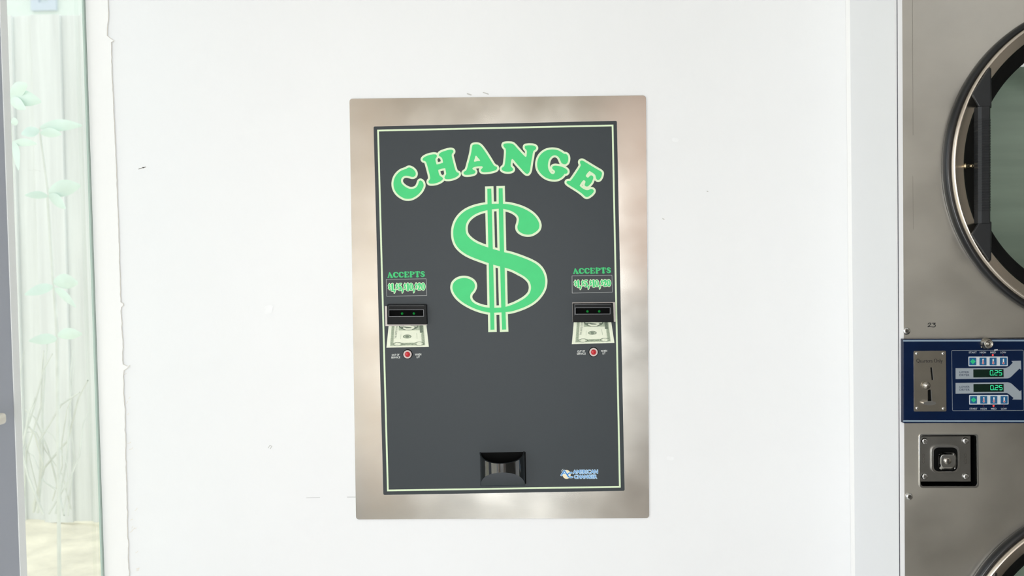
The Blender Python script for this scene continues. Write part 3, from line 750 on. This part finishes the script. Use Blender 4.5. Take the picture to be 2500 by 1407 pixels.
# --- maker's logo bottom right
def logo():
    k = MB(); d = DS + .0002
    def Q(p): return F.P(tr(1350, 1130, 19.23, p), DS)
    k.prism(Q([(640 + 195 * math.cos(t / 16 * math.pi), 555 + 210 * math.sin(t / 16 * math.pi)) for t in range(32)]), d, d, M['coin'])
    k.prism(Q([(375, 415), (400, 360), (450, 305), (485, 288), (480, 330), (430, 385), (405, 420)]), d, d, M['shade'])
    st = [([(395, 595), (520, 390), (545, 385), (660, 560), (720, 640)], 22), ([(470, 505), (570, 500)], 12), ([(870, 475), (760, 490), (700, 540), (690, 600), (720, 660), (790, 688), (900, 685)], 22)]
    s = PXM / 19.23
    for ext, m, dd in ((24, M['lilac'], d + .0001), (0, M['blue'], d + .0002)):
        for pts, wd in st:
            k.outline(Q(pts), (wd + ext) * s, dd, m, closed=False)
    for txt, q in (('AMERICAN', [(945, 352), (2100, 335), (2100, 505), (945, 520)]), ('CHANGER', [(1000, 585), (2045, 570), (2055, 738), (1000, 745)])):
        text_into(k, txt, Q(q), d + .0002, M['blue'], 0.0, 22 * s, M['lilac'])
    k.build('maker_logo', sp)
logo()

# ------------------------------------------------------------------ the stacked dryer
h0 = hit_y(2196, 700, YD)
D = Frame(h0.x, YD - .0015, 0.0, 0.0)
dr = D.empty('stack_dryer')
tag(dr, 'tall stacked pair of stainless coin dryers at the right edge of the picture', 'dryer')
DX = (YD - .0015 - CAM.y) / FPX                                    # metres per pixel on the dryer front
ZTOP = 2.0
def up(p, dz):  # helper: point at a px column continued to a given height
    return (p[0], dz)
eL_t, eL_b = D.L((2202.5, 0)), D.L((2209, 1407))
ke = (eL_t[0] - eL_b[0]) / (eL_t[1] - eL_b[1])
def ex(z, o=0.0): return eL_b[0] + ke * (z - eL_b[1]) + o
W = .80
zt_u = ZTOP; z_cu = D.L((2210, 828))[1]; z_cl = D.L((2210, 1034))[1]
cU, cL = D.L((2707, 402)), D.L((2717, 1615))
RD = 388 * DX
def circ(c, r, n=96): return [(c[0] + r * math.cos(2 * math.pi * i / n), c[1] + r * math.sin(2 * math.pi * i / n)) for i in range(n)]
TF = .0
b = MB(); b.prism([(ex(z_cu), z_cu), (ex(z_cu) + W, z_cu), (ex(zt_u) + W, zt_u), (ex(zt_u), zt_u)], -.004, TF, M['steeldark'], holes=[circ(cU, RD)])
fu = b.build('front_panel', dr); fu['label'] = 'upper brushed steel front'
bx = [(2243.3, 1060.5), (2386, 1059), (2388, 1191), (2243.8, 1190)]
hole = rrect(D.P([(2246, 1063), (2383, 1062), (2384.5, 1187), (2246.5, 1187)]), .006)
b = MB(); b.prism([(ex(.08), .08), (ex(.08) + W, .08), (ex(z_cl) + W, z_cl), (ex(z_cl), z_cl)], -.004, TF, M['steeldark'], holes=[circ(cL, RD), hole])
fl = b.build('front_panel', dr); fl['label'] = 'lower brushed steel front'
b = MB(); zs = [.08, ZTOP]
b.hexa([(ex(.08, -.0082), .0012, .08), (ex(.08, -.0005), .0012, .08), (ex(ZTOP, -.0005), .0012, ZTOP), (ex(ZTOP, -.0082), .0012, ZTOP)],
       [(ex(.08, -.0082), -.0012, .08), (ex(.08, -.0005), -.0015, .08), (ex(ZTOP, -.0005), -.0015, ZTOP), (ex(ZTOP, -.0082), -.0012, ZTOP)], M['whitepaint'])
tag(b.build('side_trim', dr, recalc=True), 'white edge strip')
b = MB()
b.hexa([(ex(.08, -.0092), .0008, .08), (ex(.08, -.0082), .0008, .08), (ex(ZTOP, -.0082), .0008, ZTOP), (ex(ZTOP, -.0092), .0008, ZTOP)],
       [(ex(.08, -.0092), .0002, .08), (ex(.08, -.0082), .0002, .08), (ex(ZTOP, -.0082), .0002, ZTOP), (ex(ZTOP, -.0092), .0002, ZTOP)], M['seam'])
b.build('gap_shade_strip', dr, recalc=True)  # dark strip standing in for the shaded gap beside the white trim
b = MB(); b.box(ex(1, .003), ex(1, W - .003), .62, .625, .08, ZTOP, M['cabinet']); b.box(ex(1, .006), ex(1, .009), .005, .62, .0, ZTOP, M['cabinet'])
b.box(ex(1, W - .006), ex(1, W - .003), .005, .62, .0, ZTOP, M['cabinet']); b.box(ex(1, .003), ex(1, W - .003), .005, .62, ZTOP - .004, ZTOP, M['cabinet'])
b.box(ex(1, .003), ex(1, W - .003), .02, .62, 0, .08, M['cabinet']); b.box(ex(1, .01), ex(1, W - .01), .045, .049, z_cl, z_cu, M['cabinet'])
b.build('cabinet', dr, recalc=True)

def door(c, parent):
    dz = MB(); r = lambda p: p * DX
    dz.lathe(c, [(r(384), -.002), (r(399), .0), (r(399.5), .004), (r(397), .012), (r(391), .016), (r(386), .014), (r(384), .006)], M['rubber'], 160)
    dz_o = dz.build('door', parent); dz_o['label'] = 'round dryer door with black gasket'
    k = MB(); k.lathe(c, [(r(386.5), .006), (r(386.5), .019), (r(385), .0235), (r(382), .0255), (r(379), .0245), (r(377), .0225), (r(359), .0205), (r(357), .018), (r(356), .002)], M['ringsteel'], 160)
    k.build('steel_ring', dz_o)
    k = MB(); k.lathe(c, [(r(356.5), .013), (r(352), .011), (r(349), .007), (r(345), .005), (r(326), -.001), (r(318), -.003), (r(316), -.009)], M['band'], 160)
    k.build('inner_band', dz_o)
    k = MB(); k.lathe(c, [(r(319), -.006), (r(280), -.004), (r(200), -.001), (r(100), .001), (.0002, .002)], M['doorglass'], 128)
    k.build('glass', dz_o)
    k = MB(); k.lathe(c, [(r(330), -.05), (r(370), -.06), (r(380), -.10), (r(380), -.55), (r(330), -.57), (.0002, -.57)], M['drum'], 96)
    k.build('drum', dz_o)
    # handle: two flared feet on the ring and a ribbed bar between them
    def up_(p, d):                                               # same handle on both doors, measured on the upper one
        q = D.L(p, d); return (q[0] - cU[0] + c[0], q[1] - cU[1] + c[1])
    for f in ([(2415, 163), (2371, 232), (2389, 264), (2421, 264), (2420, 168)], [(2389, 541), (2370, 573), (2415, 641), (2420, 635), (2421, 541)]):
        mx, my = sum(p[0] for p in f) / 5, sum(p[1] for p in f) / 5
        g = [(p[0] + (mx - p[0]) * .07, p[1] + (my - p[1]) * .07) for p in f]
        A = [up_(p, .017) for p in f]; B = [up_(p, .034) for p in f]; G = [up_(p, .043) for p in g]
        k = MB(); n = 5
        vs = [(p[0], -.017, p[1]) for p in A] + [(p[0], -.034, p[1]) for p in B] + [(p[0], -.043, p[1]) for p in G]
        k.add(vs, [[o * n + i, o * n + (i + 1) % n, (o + 1) * n + (i + 1) % n, (o + 1) * n + i] for o in (0, 1) for i in range(n)] + [list(range(10, 15)), [4, 3, 2, 1, 0]], M['handle'])
        k.build('handle_foot', dz_o, bevel=.0016, recalc=True)
    k = MB()
    x0, x1 = up_((2391, 402), .046)[0], up_((2421, 402), .046)[0]
    zt2, zb2 = up_((2405, 260), .046)[1], up_((2405, 545), .046)[1]
    n = 44; vs = []; fs = []
    for i in range(n * 2 + 1):
        t = i / (2 * n)
        z = zb2 + t * (zt2 - zb2)
        rib = .0007 if (.1 < t < .9 and i % 2 == 0) else 0.0
        vs += [(x0 - rib * .6, -.026, z), (x0 - rib * .6, -.041 - rib * .3, z), (x0 + .004, -.046 - rib, z), (x1 - .004, -.046 - rib, z), (x1 + rib, -.041 - rib * .3, z), (x1 + rib, -.026, z)]
    for i in range(n * 2):
        for q in range(6):
            fs.append([6 * i + q, 6 * i + (q + 1) % 6, 6 * i + 6 + (q + 1) % 6, 6 * i + 6 + q])
    fs.append(list(range(6))); fs.append([6 * n * 2 + q for q in range(6)])
    k.add(vs, fs, M['handle']); k.build('handle_grip', dz_o, recalc=True)
    # latch pin standing in from the ring
    k = MB(); a0 = c[0] - r(358); zc = c[1]
    vs = []; fs = []; pr = [(0, 7), (3, 7), (3, 9), (6, 9), (6, 5), (18, 5.5), (20, 7), (23, 5), (28, 1)]
    for i in range(16):
        an = 2 * math.pi * i / 16
        for x, rr in pr: vs.append((a0 + r(x), -.016 - r(rr) * .8 * math.cos(an), zc + r(rr) * .8 * math.sin(an)))
    q_ = len(pr)
    for i in range(16):
        for j in range(q_ - 1): fs.append([i * q_ + j, i * q_ + j + 1, ((i + 1) % 16) * q_ + j + 1, ((i + 1) % 16) * q_ + j])
    k.add(vs, fs, M['pin'], True); k.build('latch_pin', dz_o, recalc=True)
    return dz_o
du = door(cU, dr); du['label'] = 'upper round dryer door'
dl = door(cL, dr); dl['label'] = 'lower round dryer door'

def screw(p, r, parent, d=0.0, name='screw', dome=.5):
    c = D.L(p, d); r = r * DX
    k = MB(); k.lathe(c, [(r, d), (r * .98, d + r * .22), (r * .72, d + r * dome), (r * .35, d + r * dome * .95), (.00005, d + r * dome * .9)], M['chrome'], 28)
    o = k.build(name, parent)
    return c, o
for p in ((2212.8, 808.5), (2219.3, 1212.6)):
    c, o = screw(p, 9, dr)
    k = MB(); r = 9 * DX; dd = r * .52
    k.disc(c, r * .52, dd - .0002, M['satin'], 20)
    for a in (.4, .4 + math.pi / 2): k.outline([(c[0] - r * .34 * math.cos(a), c[1] - r * .34 * math.sin(a)), (c[0] + r * .34 * math.cos(a), c[1] + r * .34 * math.sin(a))], r * .09, dd, M['ink'], closed=False)
    k.build('recess', o)
k = MB()
k.outline(D.P(tr(2180, 780, 5.025, [(430, 58), (445, 45), (465, 48), (462, 62), (428, 92), (445, 88), (470, 92)])), 1.0 * DX, .0003, M['ink'], closed=False)
k.outline(D.P(tr(2180, 780, 5.025, [(484, 48), (520, 47), (498, 62), (518, 68), (521, 82), (505, 95), (480, 93)])), 1.0 * DX, .0003, M['ink'], closed=False)
k.build('handwritten_number', fu)
k = MB(); k.outline(D.P([(2227.5, -30), (2229, 330)]), .00025, .0002, M['crease'], closed=False); k.outline(D.P([(2228.5, 430), (2229.5, 560)]), .0002, .0002, M['crease'], closed=False); k.build('crease', fu)

# --- control panel
def C5(p): return tr(2180, 780, 5.025, p)
DC = .012
qz = D.P([(2204, 828.5), (2500, 827.5), (2500, 1034), (2206, 1034)], DC)
sl_t = (qz[1][1] - qz[0][1]) / (qz[1][0] - qz[0][0]); sl_b = (qz[2][1] - qz[3][1]) / (qz[2][0] - qz[3][0])
x0, x1 = qz[0][0], qz[0][0] + W - .004
def row(px0, y, d=DC):
    "point list of a band that runs the panel's full width"
    a = D.L((px0, y), d); bq = D.L((2500, y + (-.5 if y < 930 else .3)), d); s = (bq[1] - a[1]) / (bq[0] - a[0])
    return (x0 + .0004, a[1]), (x1, a[1] + s * (x1 - x0))
b = MB(); a1, a2 = row(2204, 828.2); c1, c2 = row(2204, 1033.5)
b.prism([(a1[0], c1[1]), (c2[0], c2[1]), (a2[0], a2[1]), (a1[0], a1[1])], .0006, DC, M['navy'])
cp = b.build('control_panel', dr, bevel=.001); cp['label'] = 'navy blue control panel'
for y0, y1 in ((830.3, 834.3), (1026.3, 1030.2)):
    k = MB(); a1, a2 = row(2204, y0); c1, c2 = row(2204, y1)
    k.prism([c1, c2, a2, a1], DC + .0002, DC + .0002, M['stripe']); k.build('stripe', cp)
# coin slide plate
ds = DC + .002
b = MB(); b.prism(rrect(D.P(C5([(257, 388), (650, 386), (656, 1130), (260, 1132)]), ds), .002), DC - .001, ds, M['slide'])
cs = b.build('coin_slide', dr, bevel=.0006); cs['label'] = 'polished coin slot plate'
for p in ((293, 420), (617, 420), (297, 1090), (620, 1095)):
    screw(C5([p])[0], 3.9, cs, ds, dome=.6)
k = MB(); text_into(k, 'Quarters Only', D.P(C5([(288, 484), (608, 484), (610, 545), (290, 545)]), ds), ds + .0003, M['ink'], 0.0); k.build('coin_lettering', cs)
k = MB(); k.prism(D.P(C5([(458, 591), (474, 589), (497, 742), (476, 748)]), ds), ds + .0003, ds + .0003, M['matte'])
k.prism(D.P(C5([(474, 591), (482, 592), (499, 740), (489, 746)]), ds), ds + .0002, ds + .0012, M['chrome']); k.build('coin_slot', cs)
k = MB(); k.prism(rrect(D.P(C5([(428, 862), (468, 862), (470, 1025), (428, 1025)]), ds), .0025), ds + .0003, ds + .0003, M['matte'])
k.prism(D.P(C5([(458, 864), (470, 872), (478, 1015), (468, 1018)]), ds), ds + .0004, ds + .0014, M['chrome']); k.build('return_slot', cs)
k = MB(); c = D.L(C5([(411, 812)])[0], ds + .0035); r = 48 / 5.025 * DX
k.lathe(c, [(r * .5, ds), (r * .8, ds + .001), (r * .97, ds + .002), (r, ds + .0032), (r * .9, ds + .0056), (r * .6, ds + .0072), (.00005, ds + .0078)], M['satin'], 32); k.build('reject_button', cs)
k = MB(); lp = [(375 + 78 + 78 * math.cos(t / 12 * math.pi), 1030 + 26 * math.sin(t / 12 * math.pi)) for t in range(24)]
k.prism(D.P(C5(lp), ds + .008)[::-1], ds - .0005, ds + .008, M['chrome']); k.build('return_lip', cs, bevel=.001)
# overlay with keys and displays
do = DC + .0012
b = MB(); ov = D.P(C5([(720, 382), (1600, 378), (1608, 1118), (730, 1122)]), do)
b.prism(rrect(ov, .0022), DC - .0003, do, M['navyover'])
ovl = b.build('key_overlay', cp, bevel=.0003)
k = MB(); k.outline(rrect(ov, .0022), .0003, do + .0001, M['arrow']); k.build('overlay_rim', cp)
e1 = do + .0002
def flat(name, pts, m, d, parent=cp, r=0):
    k = MB(); q = D.P(C5(pts), do); k.prism(rrect(q, r) if r else q, d, d, m); return k.build(name, parent)
flat('arrow_graphic', [(768, 600), (1370, 598), (1400, 592), (1425, 578), (1470, 532), (1452, 511), (1570, 508), (1573, 622), (1552, 604), (1450, 704), (1430, 718), (1405, 725), (768, 733)], M['arrow'], e1)
flat('arrow_graphic', [(768, 780), (1405, 773), (1435, 778), (1458, 792), (1555, 882), (1575, 868), (1577, 985), (1462, 984), (1480, 966), (1420, 916), (1400, 905), (768, 912)], M['arrow'], e1)
for txt, q in (('UPPER', (815, 637, 933, 660)), ('DRYER', (815, 672, 938, 697)), ('LOWER', (816, 817, 940, 840)), ('DRYER', (816, 851, 941, 876))):
    k = MB(); text_into(k, txt, D.P(C5(box_px(*q)), do), e1 + .0002, M['navyink'], .006); k.build('dryer_lettering', cp)
SEG = {'0': 'abcdef', '2': 'abged', '5': 'afgcd'}
def digits(xs, y0, y1, nm):
    k = MB(); wd = .45 * DX * 1.3
    for ch, xa in zip('025', xs):
        w_ = 34; ym = (y0 + y1) / 2
        P = {'a': ((xa + 4, y0), (xa + w_ - 3, y0)), 'b': ((xa + w_, y0 + 5), (xa + w_, ym - 4)), 'c': ((xa + w_ + 1, ym + 4), (xa + w_ + 1, y1 - 5)), 'd': ((xa + 4, y1), (xa + w_ - 3, y1)), 'e': ((xa, ym + 4), (xa, y1 - 5)), 'f': ((xa, y0 + 5), (xa, ym - 4)), 'g': ((xa + 4, ym), (xa + w_ - 3, ym))}
        for s in SEG[ch]: k.outline(D.P(C5(list(P[s])), do), 2.6 / 5.025 * DX, e1 + .0006, M['digit'], closed=False)
    k.disc(D.L(C5([(xs[0] + 44, y1)])[0], do), 4.5 / 5.025 * DX, e1 + .0006, M['digit'], 12)
    k.build('digits', cp)
flat('display', [(984, 614), (1355, 611), (1357, 709), (985, 713)], M['display'], e1 + .0003)
flat('display', [(986, 795), (1357, 792), (1358, 888), (987, 891)], M['display'], e1 + .0003)
digits((1190, 1247, 1298), 628, 684, 'u'); digits((1195, 1252, 1303), 811, 864, 'l')
def keys(y0, y1, x0_, led_y, lab_y, lit):
    flat('key_surround', [(x0_, y0), (x0_ + 482, y0 - 1), (x0_ + 484, y1 - 2), (x0_ + 1, y1)], M['keyframe'], e1, r=.0015)
    cs_ = [x0_ + 53, x0_ + 178, x0_ + 302, x0_ + 428]; ym = (y0 + y1) / 2
    for i, cx_ in enumerate(cs_):
        k = MB(); q = D.P(C5(box_px(cx_ - 42, ym - 47, cx_ + 42, ym + 46)), do)
        k.prism(rrect(q, .0006), e1, e1 + .0006, M['key'])
        if i == 0:
            k.prism(D.P(C5([(cx_, ym - 32), (cx_ + 33, ym), (cx_, ym + 32), (cx_ - 33, ym)]), do), e1 + .0008, e1 + .0008, M['keygreen'])
            k.outline(D.P(C5([(cx_, ym - 14), (cx_, ym + 14)]), do), .0003, e1 + .0009, M['key'], closed=False)
        else:
            k.outline(D.P(C5([(cx_, ym - 26), (cx_, ym + 20)]), do), 8 / 5.025 * DX, e1 + .0007, M['white'], closed=False)
            k.outline(D.P(C5([(cx_, (ym - 14, ym - 2, ym + 12)[i - 1]), (cx_, ym + 20)]), do), 4.5 / 5.025 * DX, e1 + .0008, M['red'], closed=False)
            k.disc(D.L(C5([(cx_, ym + 20)])[0], do), 13 / 5.025 * DX, e1 + .0008, M['white'], 20)
            k.disc(D.L(C5([(cx_, ym + 20)])[0], do), 9.5 / 5.025 * DX, e1 + .0009, M['red'], 20)
        k.build('key', cp)
        k = MB(); wt = (48, 37, 33, 35)[i]
        text_into(k, ('START', 'HIGH', 'MED', 'LOW')[i], D.P(C5(box_px(cx_ - wt, lab_y - 11, cx_ + wt, lab_y + 11)), do), e1, M['silverink'], .008); k.build('key_lettering', cp)
        if i:
            k = MB(); c = D.L(C5([(cx_ - 2, led_y)])[0], do); r = (11 if i == lit else 7) / 5.025 * DX
            k.lathe(c, [(r, e1), (r * .8, e1 + .0006), (.00005, e1 + .001)], M['redled'] if i == lit else M['dimled'], 20); k.build('led', cp)
keys(457, 577, 925, 438, 407, 2)
keys(930, 1046, 934, 1062, 1098, 2)
# barrel lock at the panel's top edge
c = D.L(C5([(1166, 300)])[0], DC + .008); r = 70 / 5.025 * DX
k = MB(); k.lathe(c, [(r * 1.0, DC - .0005), (r * 1.0, DC + .003), (r * .82, DC + .0045), (r * .80, DC + .010), (r * .72, DC + .0125), (r * .56, DC + .0125), (r * .54, DC + .010), (r * .26, DC + .010), (r * .24, DC + .012), (.00005, DC + .012)], M['satin'], 40)
lk = k.build('barrel_lock', dr)
k = MB(); k.prism([(c[0] - r * .9, c[1] - r * .75), (c[0] + r * .95, c[1] - r * .75), (c[0] + r * 1.0, c[1] + r * .1), (c[0] - r * .95, c[1] + r * .1)], DC, DC + .0022, M['satin']); k.build('lock_flange', lk, bevel=.0005)
flat('bright_tab', [(1240, 372), (1284, 368), (1284, 380), (1240, 384)], M['whitepaint'], e1 + .0003, dr)

# --- coin box lock below the controls
def L6(p): return tr(2180, 1020, 3.634, p)
b = MB(); oq = rrect(D.P(L6([(229, 144), (752, 142), (758, 622), (231, 622)])), .0065)
b.prism(oq, TF + .0001, TF + .0022, M['chrome'], holes=[hole[::-1]])
lb = b.build('coin_box', dr, bevel=.0009); lb['label'] = 'recessed coin box lock with steel rim'
k = MB(); hq = hole
vs = [(p[0], -.002, p[1]) for p in hq] + [(p[0], .032, p[1]) for p in hq]; n = len(hq)
k.add(vs, [[i, (i + 1) % n, (i + 1) % n + n, i + n] for i in range(n)] + [list(range(n, 2 * n))], M['matte']); k.build('recess', lb)
db = -.006
k = MB(); k.prism(D.P(L6([(230, 165), (690, 163), (692, 570), (236, 570)]), db), -.012, db, M['boxplate']); k.build('lock_plate', lb, bevel=.0008)
for p in ((278, 208), (641, 205), (278, 522), (645, 522)): screw(L6([p])[0], 8.2, lb, db, 'carriage_bolt', .62)
for px_ in (270, 645):
    k = MB()
    for yy in (335, 365, 395):
        k.outline(D.P(L6([(px_ + 9 * math.cos(t / 8 * math.pi), yy + 13 * math.sin(t / 8 * math.pi)) for t in range(16)]), db), .0003, db + .0003, M['satin'])
    k.build('stamped_mark', lb)
k = MB(); q0 = rrect(D.P(L6([(333, 245), (583, 243), (585, 488), (335, 490)]), db), .012, 8); q1 = rrect(D.P(L6([(352, 262), (566, 262), (567, 472), (353, 473)]), db), .010, 8)
k.prism(q0, db, db + .004, M['chrome'], holes=[q1[::-1]]); k.build('lock_bezel', lb, bevel=.0008)
k = MB(); k.prism(q1, db + .0006, db + .0006, M['matte']); k.build('lock_well', lb)
k = MB(); q2 = rrect(D.P(L6([(397, 308), (556, 308), (558, 462), (398, 462)]), .004), .009, 5); q3 = rrect(D.P(L6([(425, 332), (552, 330), (552, 440), (425, 440)]), .012), .006, 5)
cc = (sum(p[0] for p in q2) / len(q2), sum(p[1] for p in q2) / len(q2))
n = len(q2); lay = [[(p[0], -db, p[1]) for p in q2], [(p[0], -.006, p[1]) for p in q2], [(p[0], -.012, p[1]) for p in q3]]
vs = sum(lay, []); fs = [[j * n + i, j * n + (i + 1) % n, (j + 1) * n + (i + 1) % n, (j + 1) * n + i] for j in range(2) for i in range(n)] + [list(range(2 * n, 3 * n))]
k.add(vs, fs, M['chrome']); lc = k.build('lock_block', lb, recalc=True, bevel=.0025)
k = MB(); c = D.L(L6([(484, 385)])[0], .012); r = 31 / 3.634 * DX
k.lathe(c, [(r, .0115), (r, .0135), (r * .85, .0142), (.00005, .0142)], M['satin'], 32)
k.outline([(c[0], c[1] - r * .55), (c[0], c[1] + r * .55)], r * .16, .0145, M['ink'], closed=False); k.build('key_cylinder', lb)

# bulkhead that closes the room round the dryer
xa = D.o[0] + ex(1) + W + .012
b = MB(); b.box(xa, XR, YD - .0, YD + .08, 0, ZT, M['brownwall']); b.box(rx(1.4) + .02, xa, YD, YD + .08, ZTOP + .012, ZT, M['wall'])
tag(b.build('wall_bulkhead', recalc=True), 'wall above and right of the dryer', 'wall', kind='structure')

# unseen wall added behind the camera; its opening trims the front fill lamp's light
b = MB()
b.box(.2, .42, -3.5, -3.42, 0, ZT, M['beigewall']); b.box(-.84, .2, -3.5, -3.42, 1.82, ZT, M['beigewall']); b.box(-.84, -.6, -3.5, -3.42, 0, 1.82, M['beigewall']); b.box(-.6, .2, -3.5, -3.42, 0, .28, M['wall'])
b.box(.34, .42, -5.0, -3.5, 0, ZT, M['wall'])
tag(b.build('wall_fill_screen', recalc=True), 'added wall with an opening that shapes the front fill light', 'wall', kind='structure')
# across the street from the open storefront
b = MB(); b.box(-9, 12, -12.4, -12, .0, .95, M['facadebase']); b.box(-9, 12, -12.4, -12, .95, 5.5, M['pinkwall'])
tag(b.build('facade', recalc=True), 'salmon building with a grey base across the street', 'building', kind='structure')
b = MB(); b.box(-9, 12, -12, -5.2, -.12, -.02, M['wainscot']); tag(b.build('street', recalc=True), 'pale street outside the storefront', 'ground', kind='structure')

# ------------------------------------------------------------------ raw wood ledge at the left edge
pe = glass_y(15, 1015)
off = .028
d = ray(16.5, 1012); t = (gx(1.2, off) - CAM.x) / d.x; e = CAM + d * t
d = ray(16.5, 1027); e2 = CAM + d * t
b = MB(); zt_, zb_ = e.z + .001, e2.z - .001
slab(b, e.y, e.y - .13, zb_ - .004, zt_ + .002, .0005, off, M['wood'])
o = b.build('wooden_ledge', recalc=True, bevel=.005); tag(o, 'end of a raw pale wooden ledge on the grey wall at the left edge', 'shelf')

# ------------------------------------------------------------------ outside the glass
GZ = .38
b = MB()
nx, ny = 24, 24; vs = []; fs = []
for i in range(nx + 1):
    for j in range(ny + 1):
        x = -7 + (7 - .98) * i / nx; y = -4 + 11 * j / ny
        vs.append((x, y, GZ + random.uniform(-.02, .02)))
for i in range(nx):
    for j in range(ny): q = i * (ny + 1) + j; fs.append([q, q + ny + 1, q + ny + 2, q + 1])
b.add(vs, fs, M['dirt'], True); tag(b.build('ground'), 'bright dry ground outside the side window', 'ground', kind='structure')
YF = 1.7
fz = hit_y(100, 36, YF).z
fe = empty('board_fence', (-2.0, YF, GZ)); tag(fe, 'weathered vertical board fence seen through the side window', 'fence')
x = -3.6; i = 0
while x < -.95:
    wd = random.uniform(.085, .1)
    k = MB(); dz = random.uniform(-.006, .006); i += 1; lap = .004 * (i % 2); k.box(x - .006 + 2.0, x + wd + .006 + 2.0, -.0185 + lap * 4.7, -.0185 + lap * 4.7 + .018, 0.0, fz - GZ + dz, M['fence']); k.build('board', fe, bevel=.002)
    x += wd
for z in (.35, 1.45):
    k = MB(); k.box(-1.6, 1.05, .0185, .055, z, z + .08, M['fence']); k.build('rail', fe)
he = empty('house', (-3.2, 7.0, 0)); tag(he, 'pale neighbouring house rising above the fence', 'house')
k = MB(); k.box(-5, 2.2, 0, 3, 0, 5.5, M['siding']); k.build('wall', he)
a, c = hit_y(73, -60, 6.96), hit_y(136, 24, 6.96)
def hb(x0_, x1_, z0_, z1_, y0_, y1_, m, nm, par=he):
    k = MB(); k.box(x0_ + 3.2, x1_ + 3.2, y0_, y1_, z0_, z1_, m); return k.build(nm, par)
fr = MB(); t = .07
for (x0_, x1_, z0_, z1_) in ((a.x, c.x, a.z - t, a.z), (a.x, c.x, c.z, c.z + t), (a.x, a.x + t, c.z + t, a.z - t), (c.x - t, c.x, c.z + t, a.z - t)):
    fr.box(x0_ + 3.2, x1_ + 3.2, -.04, -.001, z0_, z1_, M['blueframe'])
wf = fr.build('window', he); wf['label'] = 'blue framed window'
hb(a.x + t, c.x - t, c.z + t, a.z - t, -.012, -.002, M['housepane'], 'pane', wf)

def leaf(mb, base, tip, wid, m):
    base, tip = Vector(base), Vector(tip); ax = tip - base
    sd = ax.cross(Vector((0.25, 1, .1))).normalized(); up_ = sd.cross(ax).normalized()
    n = 7; vs = []; fs = []
    for i in range(n + 1):
        t = i / n; wv = wid * math.sin(math.pi * min(1, t * .92 + .04)) ** .8 * (1.15 - .5 * t)
        c = base + ax * t - Vector((0, 0, 1)) * ax.length * .12 * t * t
        vs += [tuple(c - sd * wv + up_ * wv * .25), tuple(c), tuple(c + sd * wv + up_ * wv * .25)]
    for i in range(n):
        for j in range(2): fs.append([3 * i + j, 3 * i + j + 1, 3 * i + j + 4, 3 * i + j + 3])
    mb.add(vs, fs, m, True)
def tube(mb, pts, r, m, n=6):
    vs = []; fs = []
    for i, p in enumerate(pts):
        p = Vector(p); a = Vector(pts[min(i + 1, len(pts) - 1)]) - Vector(pts[max(i - 1, 0)]); a.normalize()
        s = a.cross(Vector((0, 1, .01))).normalized(); q = s.cross(a)
        rr = r * (1 - .5 * i / len(pts))
        for j in range(n):
            an = 2 * math.pi * j / n; vs.append(tuple(p + s * rr * math.cos(an) + q * rr * math.sin(an)))
    for i in range(len(pts) - 1):
        for j in range(n): fs.append([i * n + j, i * n + (j + 1) % n, (i + 1) * n + (j + 1) % n, (i + 1) * n + j])
    mb.add(vs, fs, m, True)
def sapling(yp, spec, root, label, name='sapling'):
    "spec: (base px, tip px, width) of every leaf"
    base = hit_y(root[0], root[1], yp); base.z = GZ - .01
    e = empty(name, base); tag(e, label, 'plant')
    for b0, t0, wd in spec:
        k = MB(); A, T = hit_y(b0[0], b0[1], yp), hit_y(t0[0], t0[1], yp - .05)
        leaf(k, A - base, T - base, wd, M['leaf']); k.build('leaf', e)
    ys = sorted(spec, key=lambda s: -s[0][1])
    k = MB(); pts = [Vector((0, 0, 0))] + [hit_y(s[0][0], s[0][1], yp + .004) - base for s in ys]
    tube(k, pts, .006, M['twig']); k.build('stem', e)
sapling(.75, [((22, 232), (66, 196), .022), ((22, 238), (100, 235), .024), ((22, 246), (62, 256), .018), ((30, 345), (45, 405), .016), ((30, 350), (90, 340), .012), ((26, 300), (44, 290), .012)], (28, 1250), 'young plant with broad mint leaves near the window casing')
sapling(1.05, [((98, 312), (200, 291), .020), ((96, 318), (52, 322), .018), ((98, 325), (150, 318), .016), ((118, 470), (196, 440), .028), ((118, 478), (160, 500), .020), ((116, 480), (60, 470), .014), ((130, 690), (190, 680), .026), ((130, 700), (60, 712), .018), ((132, 705), (185, 740), .016), ((140, 820), (200, 805), .02), ((140, 830), (70, 825), .02)], (140, 1240), 'leggy plant with long mint leaves along the fence')
te = empty('dry_shrub', (-1.75, 1.15, GZ)); tag(te, 'tangle of bare pale twigs low against the fence', 'shrub')
o0 = Vector((-1.75, 1.15, GZ))
for i in range(16):
    a = hit_y(random.uniform(20, 190), 1240 + random.uniform(-20, 20), 1.15 + random.uniform(-.1, .2)); bq = hit_y(random.uniform(40, 215), random.uniform(820, 1120), 1.15 + random.uniform(-.1, .2))
    mid = (a + bq) / 2 + Vector((random.uniform(-.06, .06), 0, random.uniform(.0, .08)))
    p = [a - o0, (a * .5 + mid * .5) + Vector((random.uniform(-.02, .02), 0, .02)) - o0, mid - o0, (bq * .55 + mid * .45) + Vector((0, 0, .03)) - o0, bq - o0]
    k = MB(); tube(k, p, random.uniform(.002, .005), M['twig'], 5); k.build('twig', te)
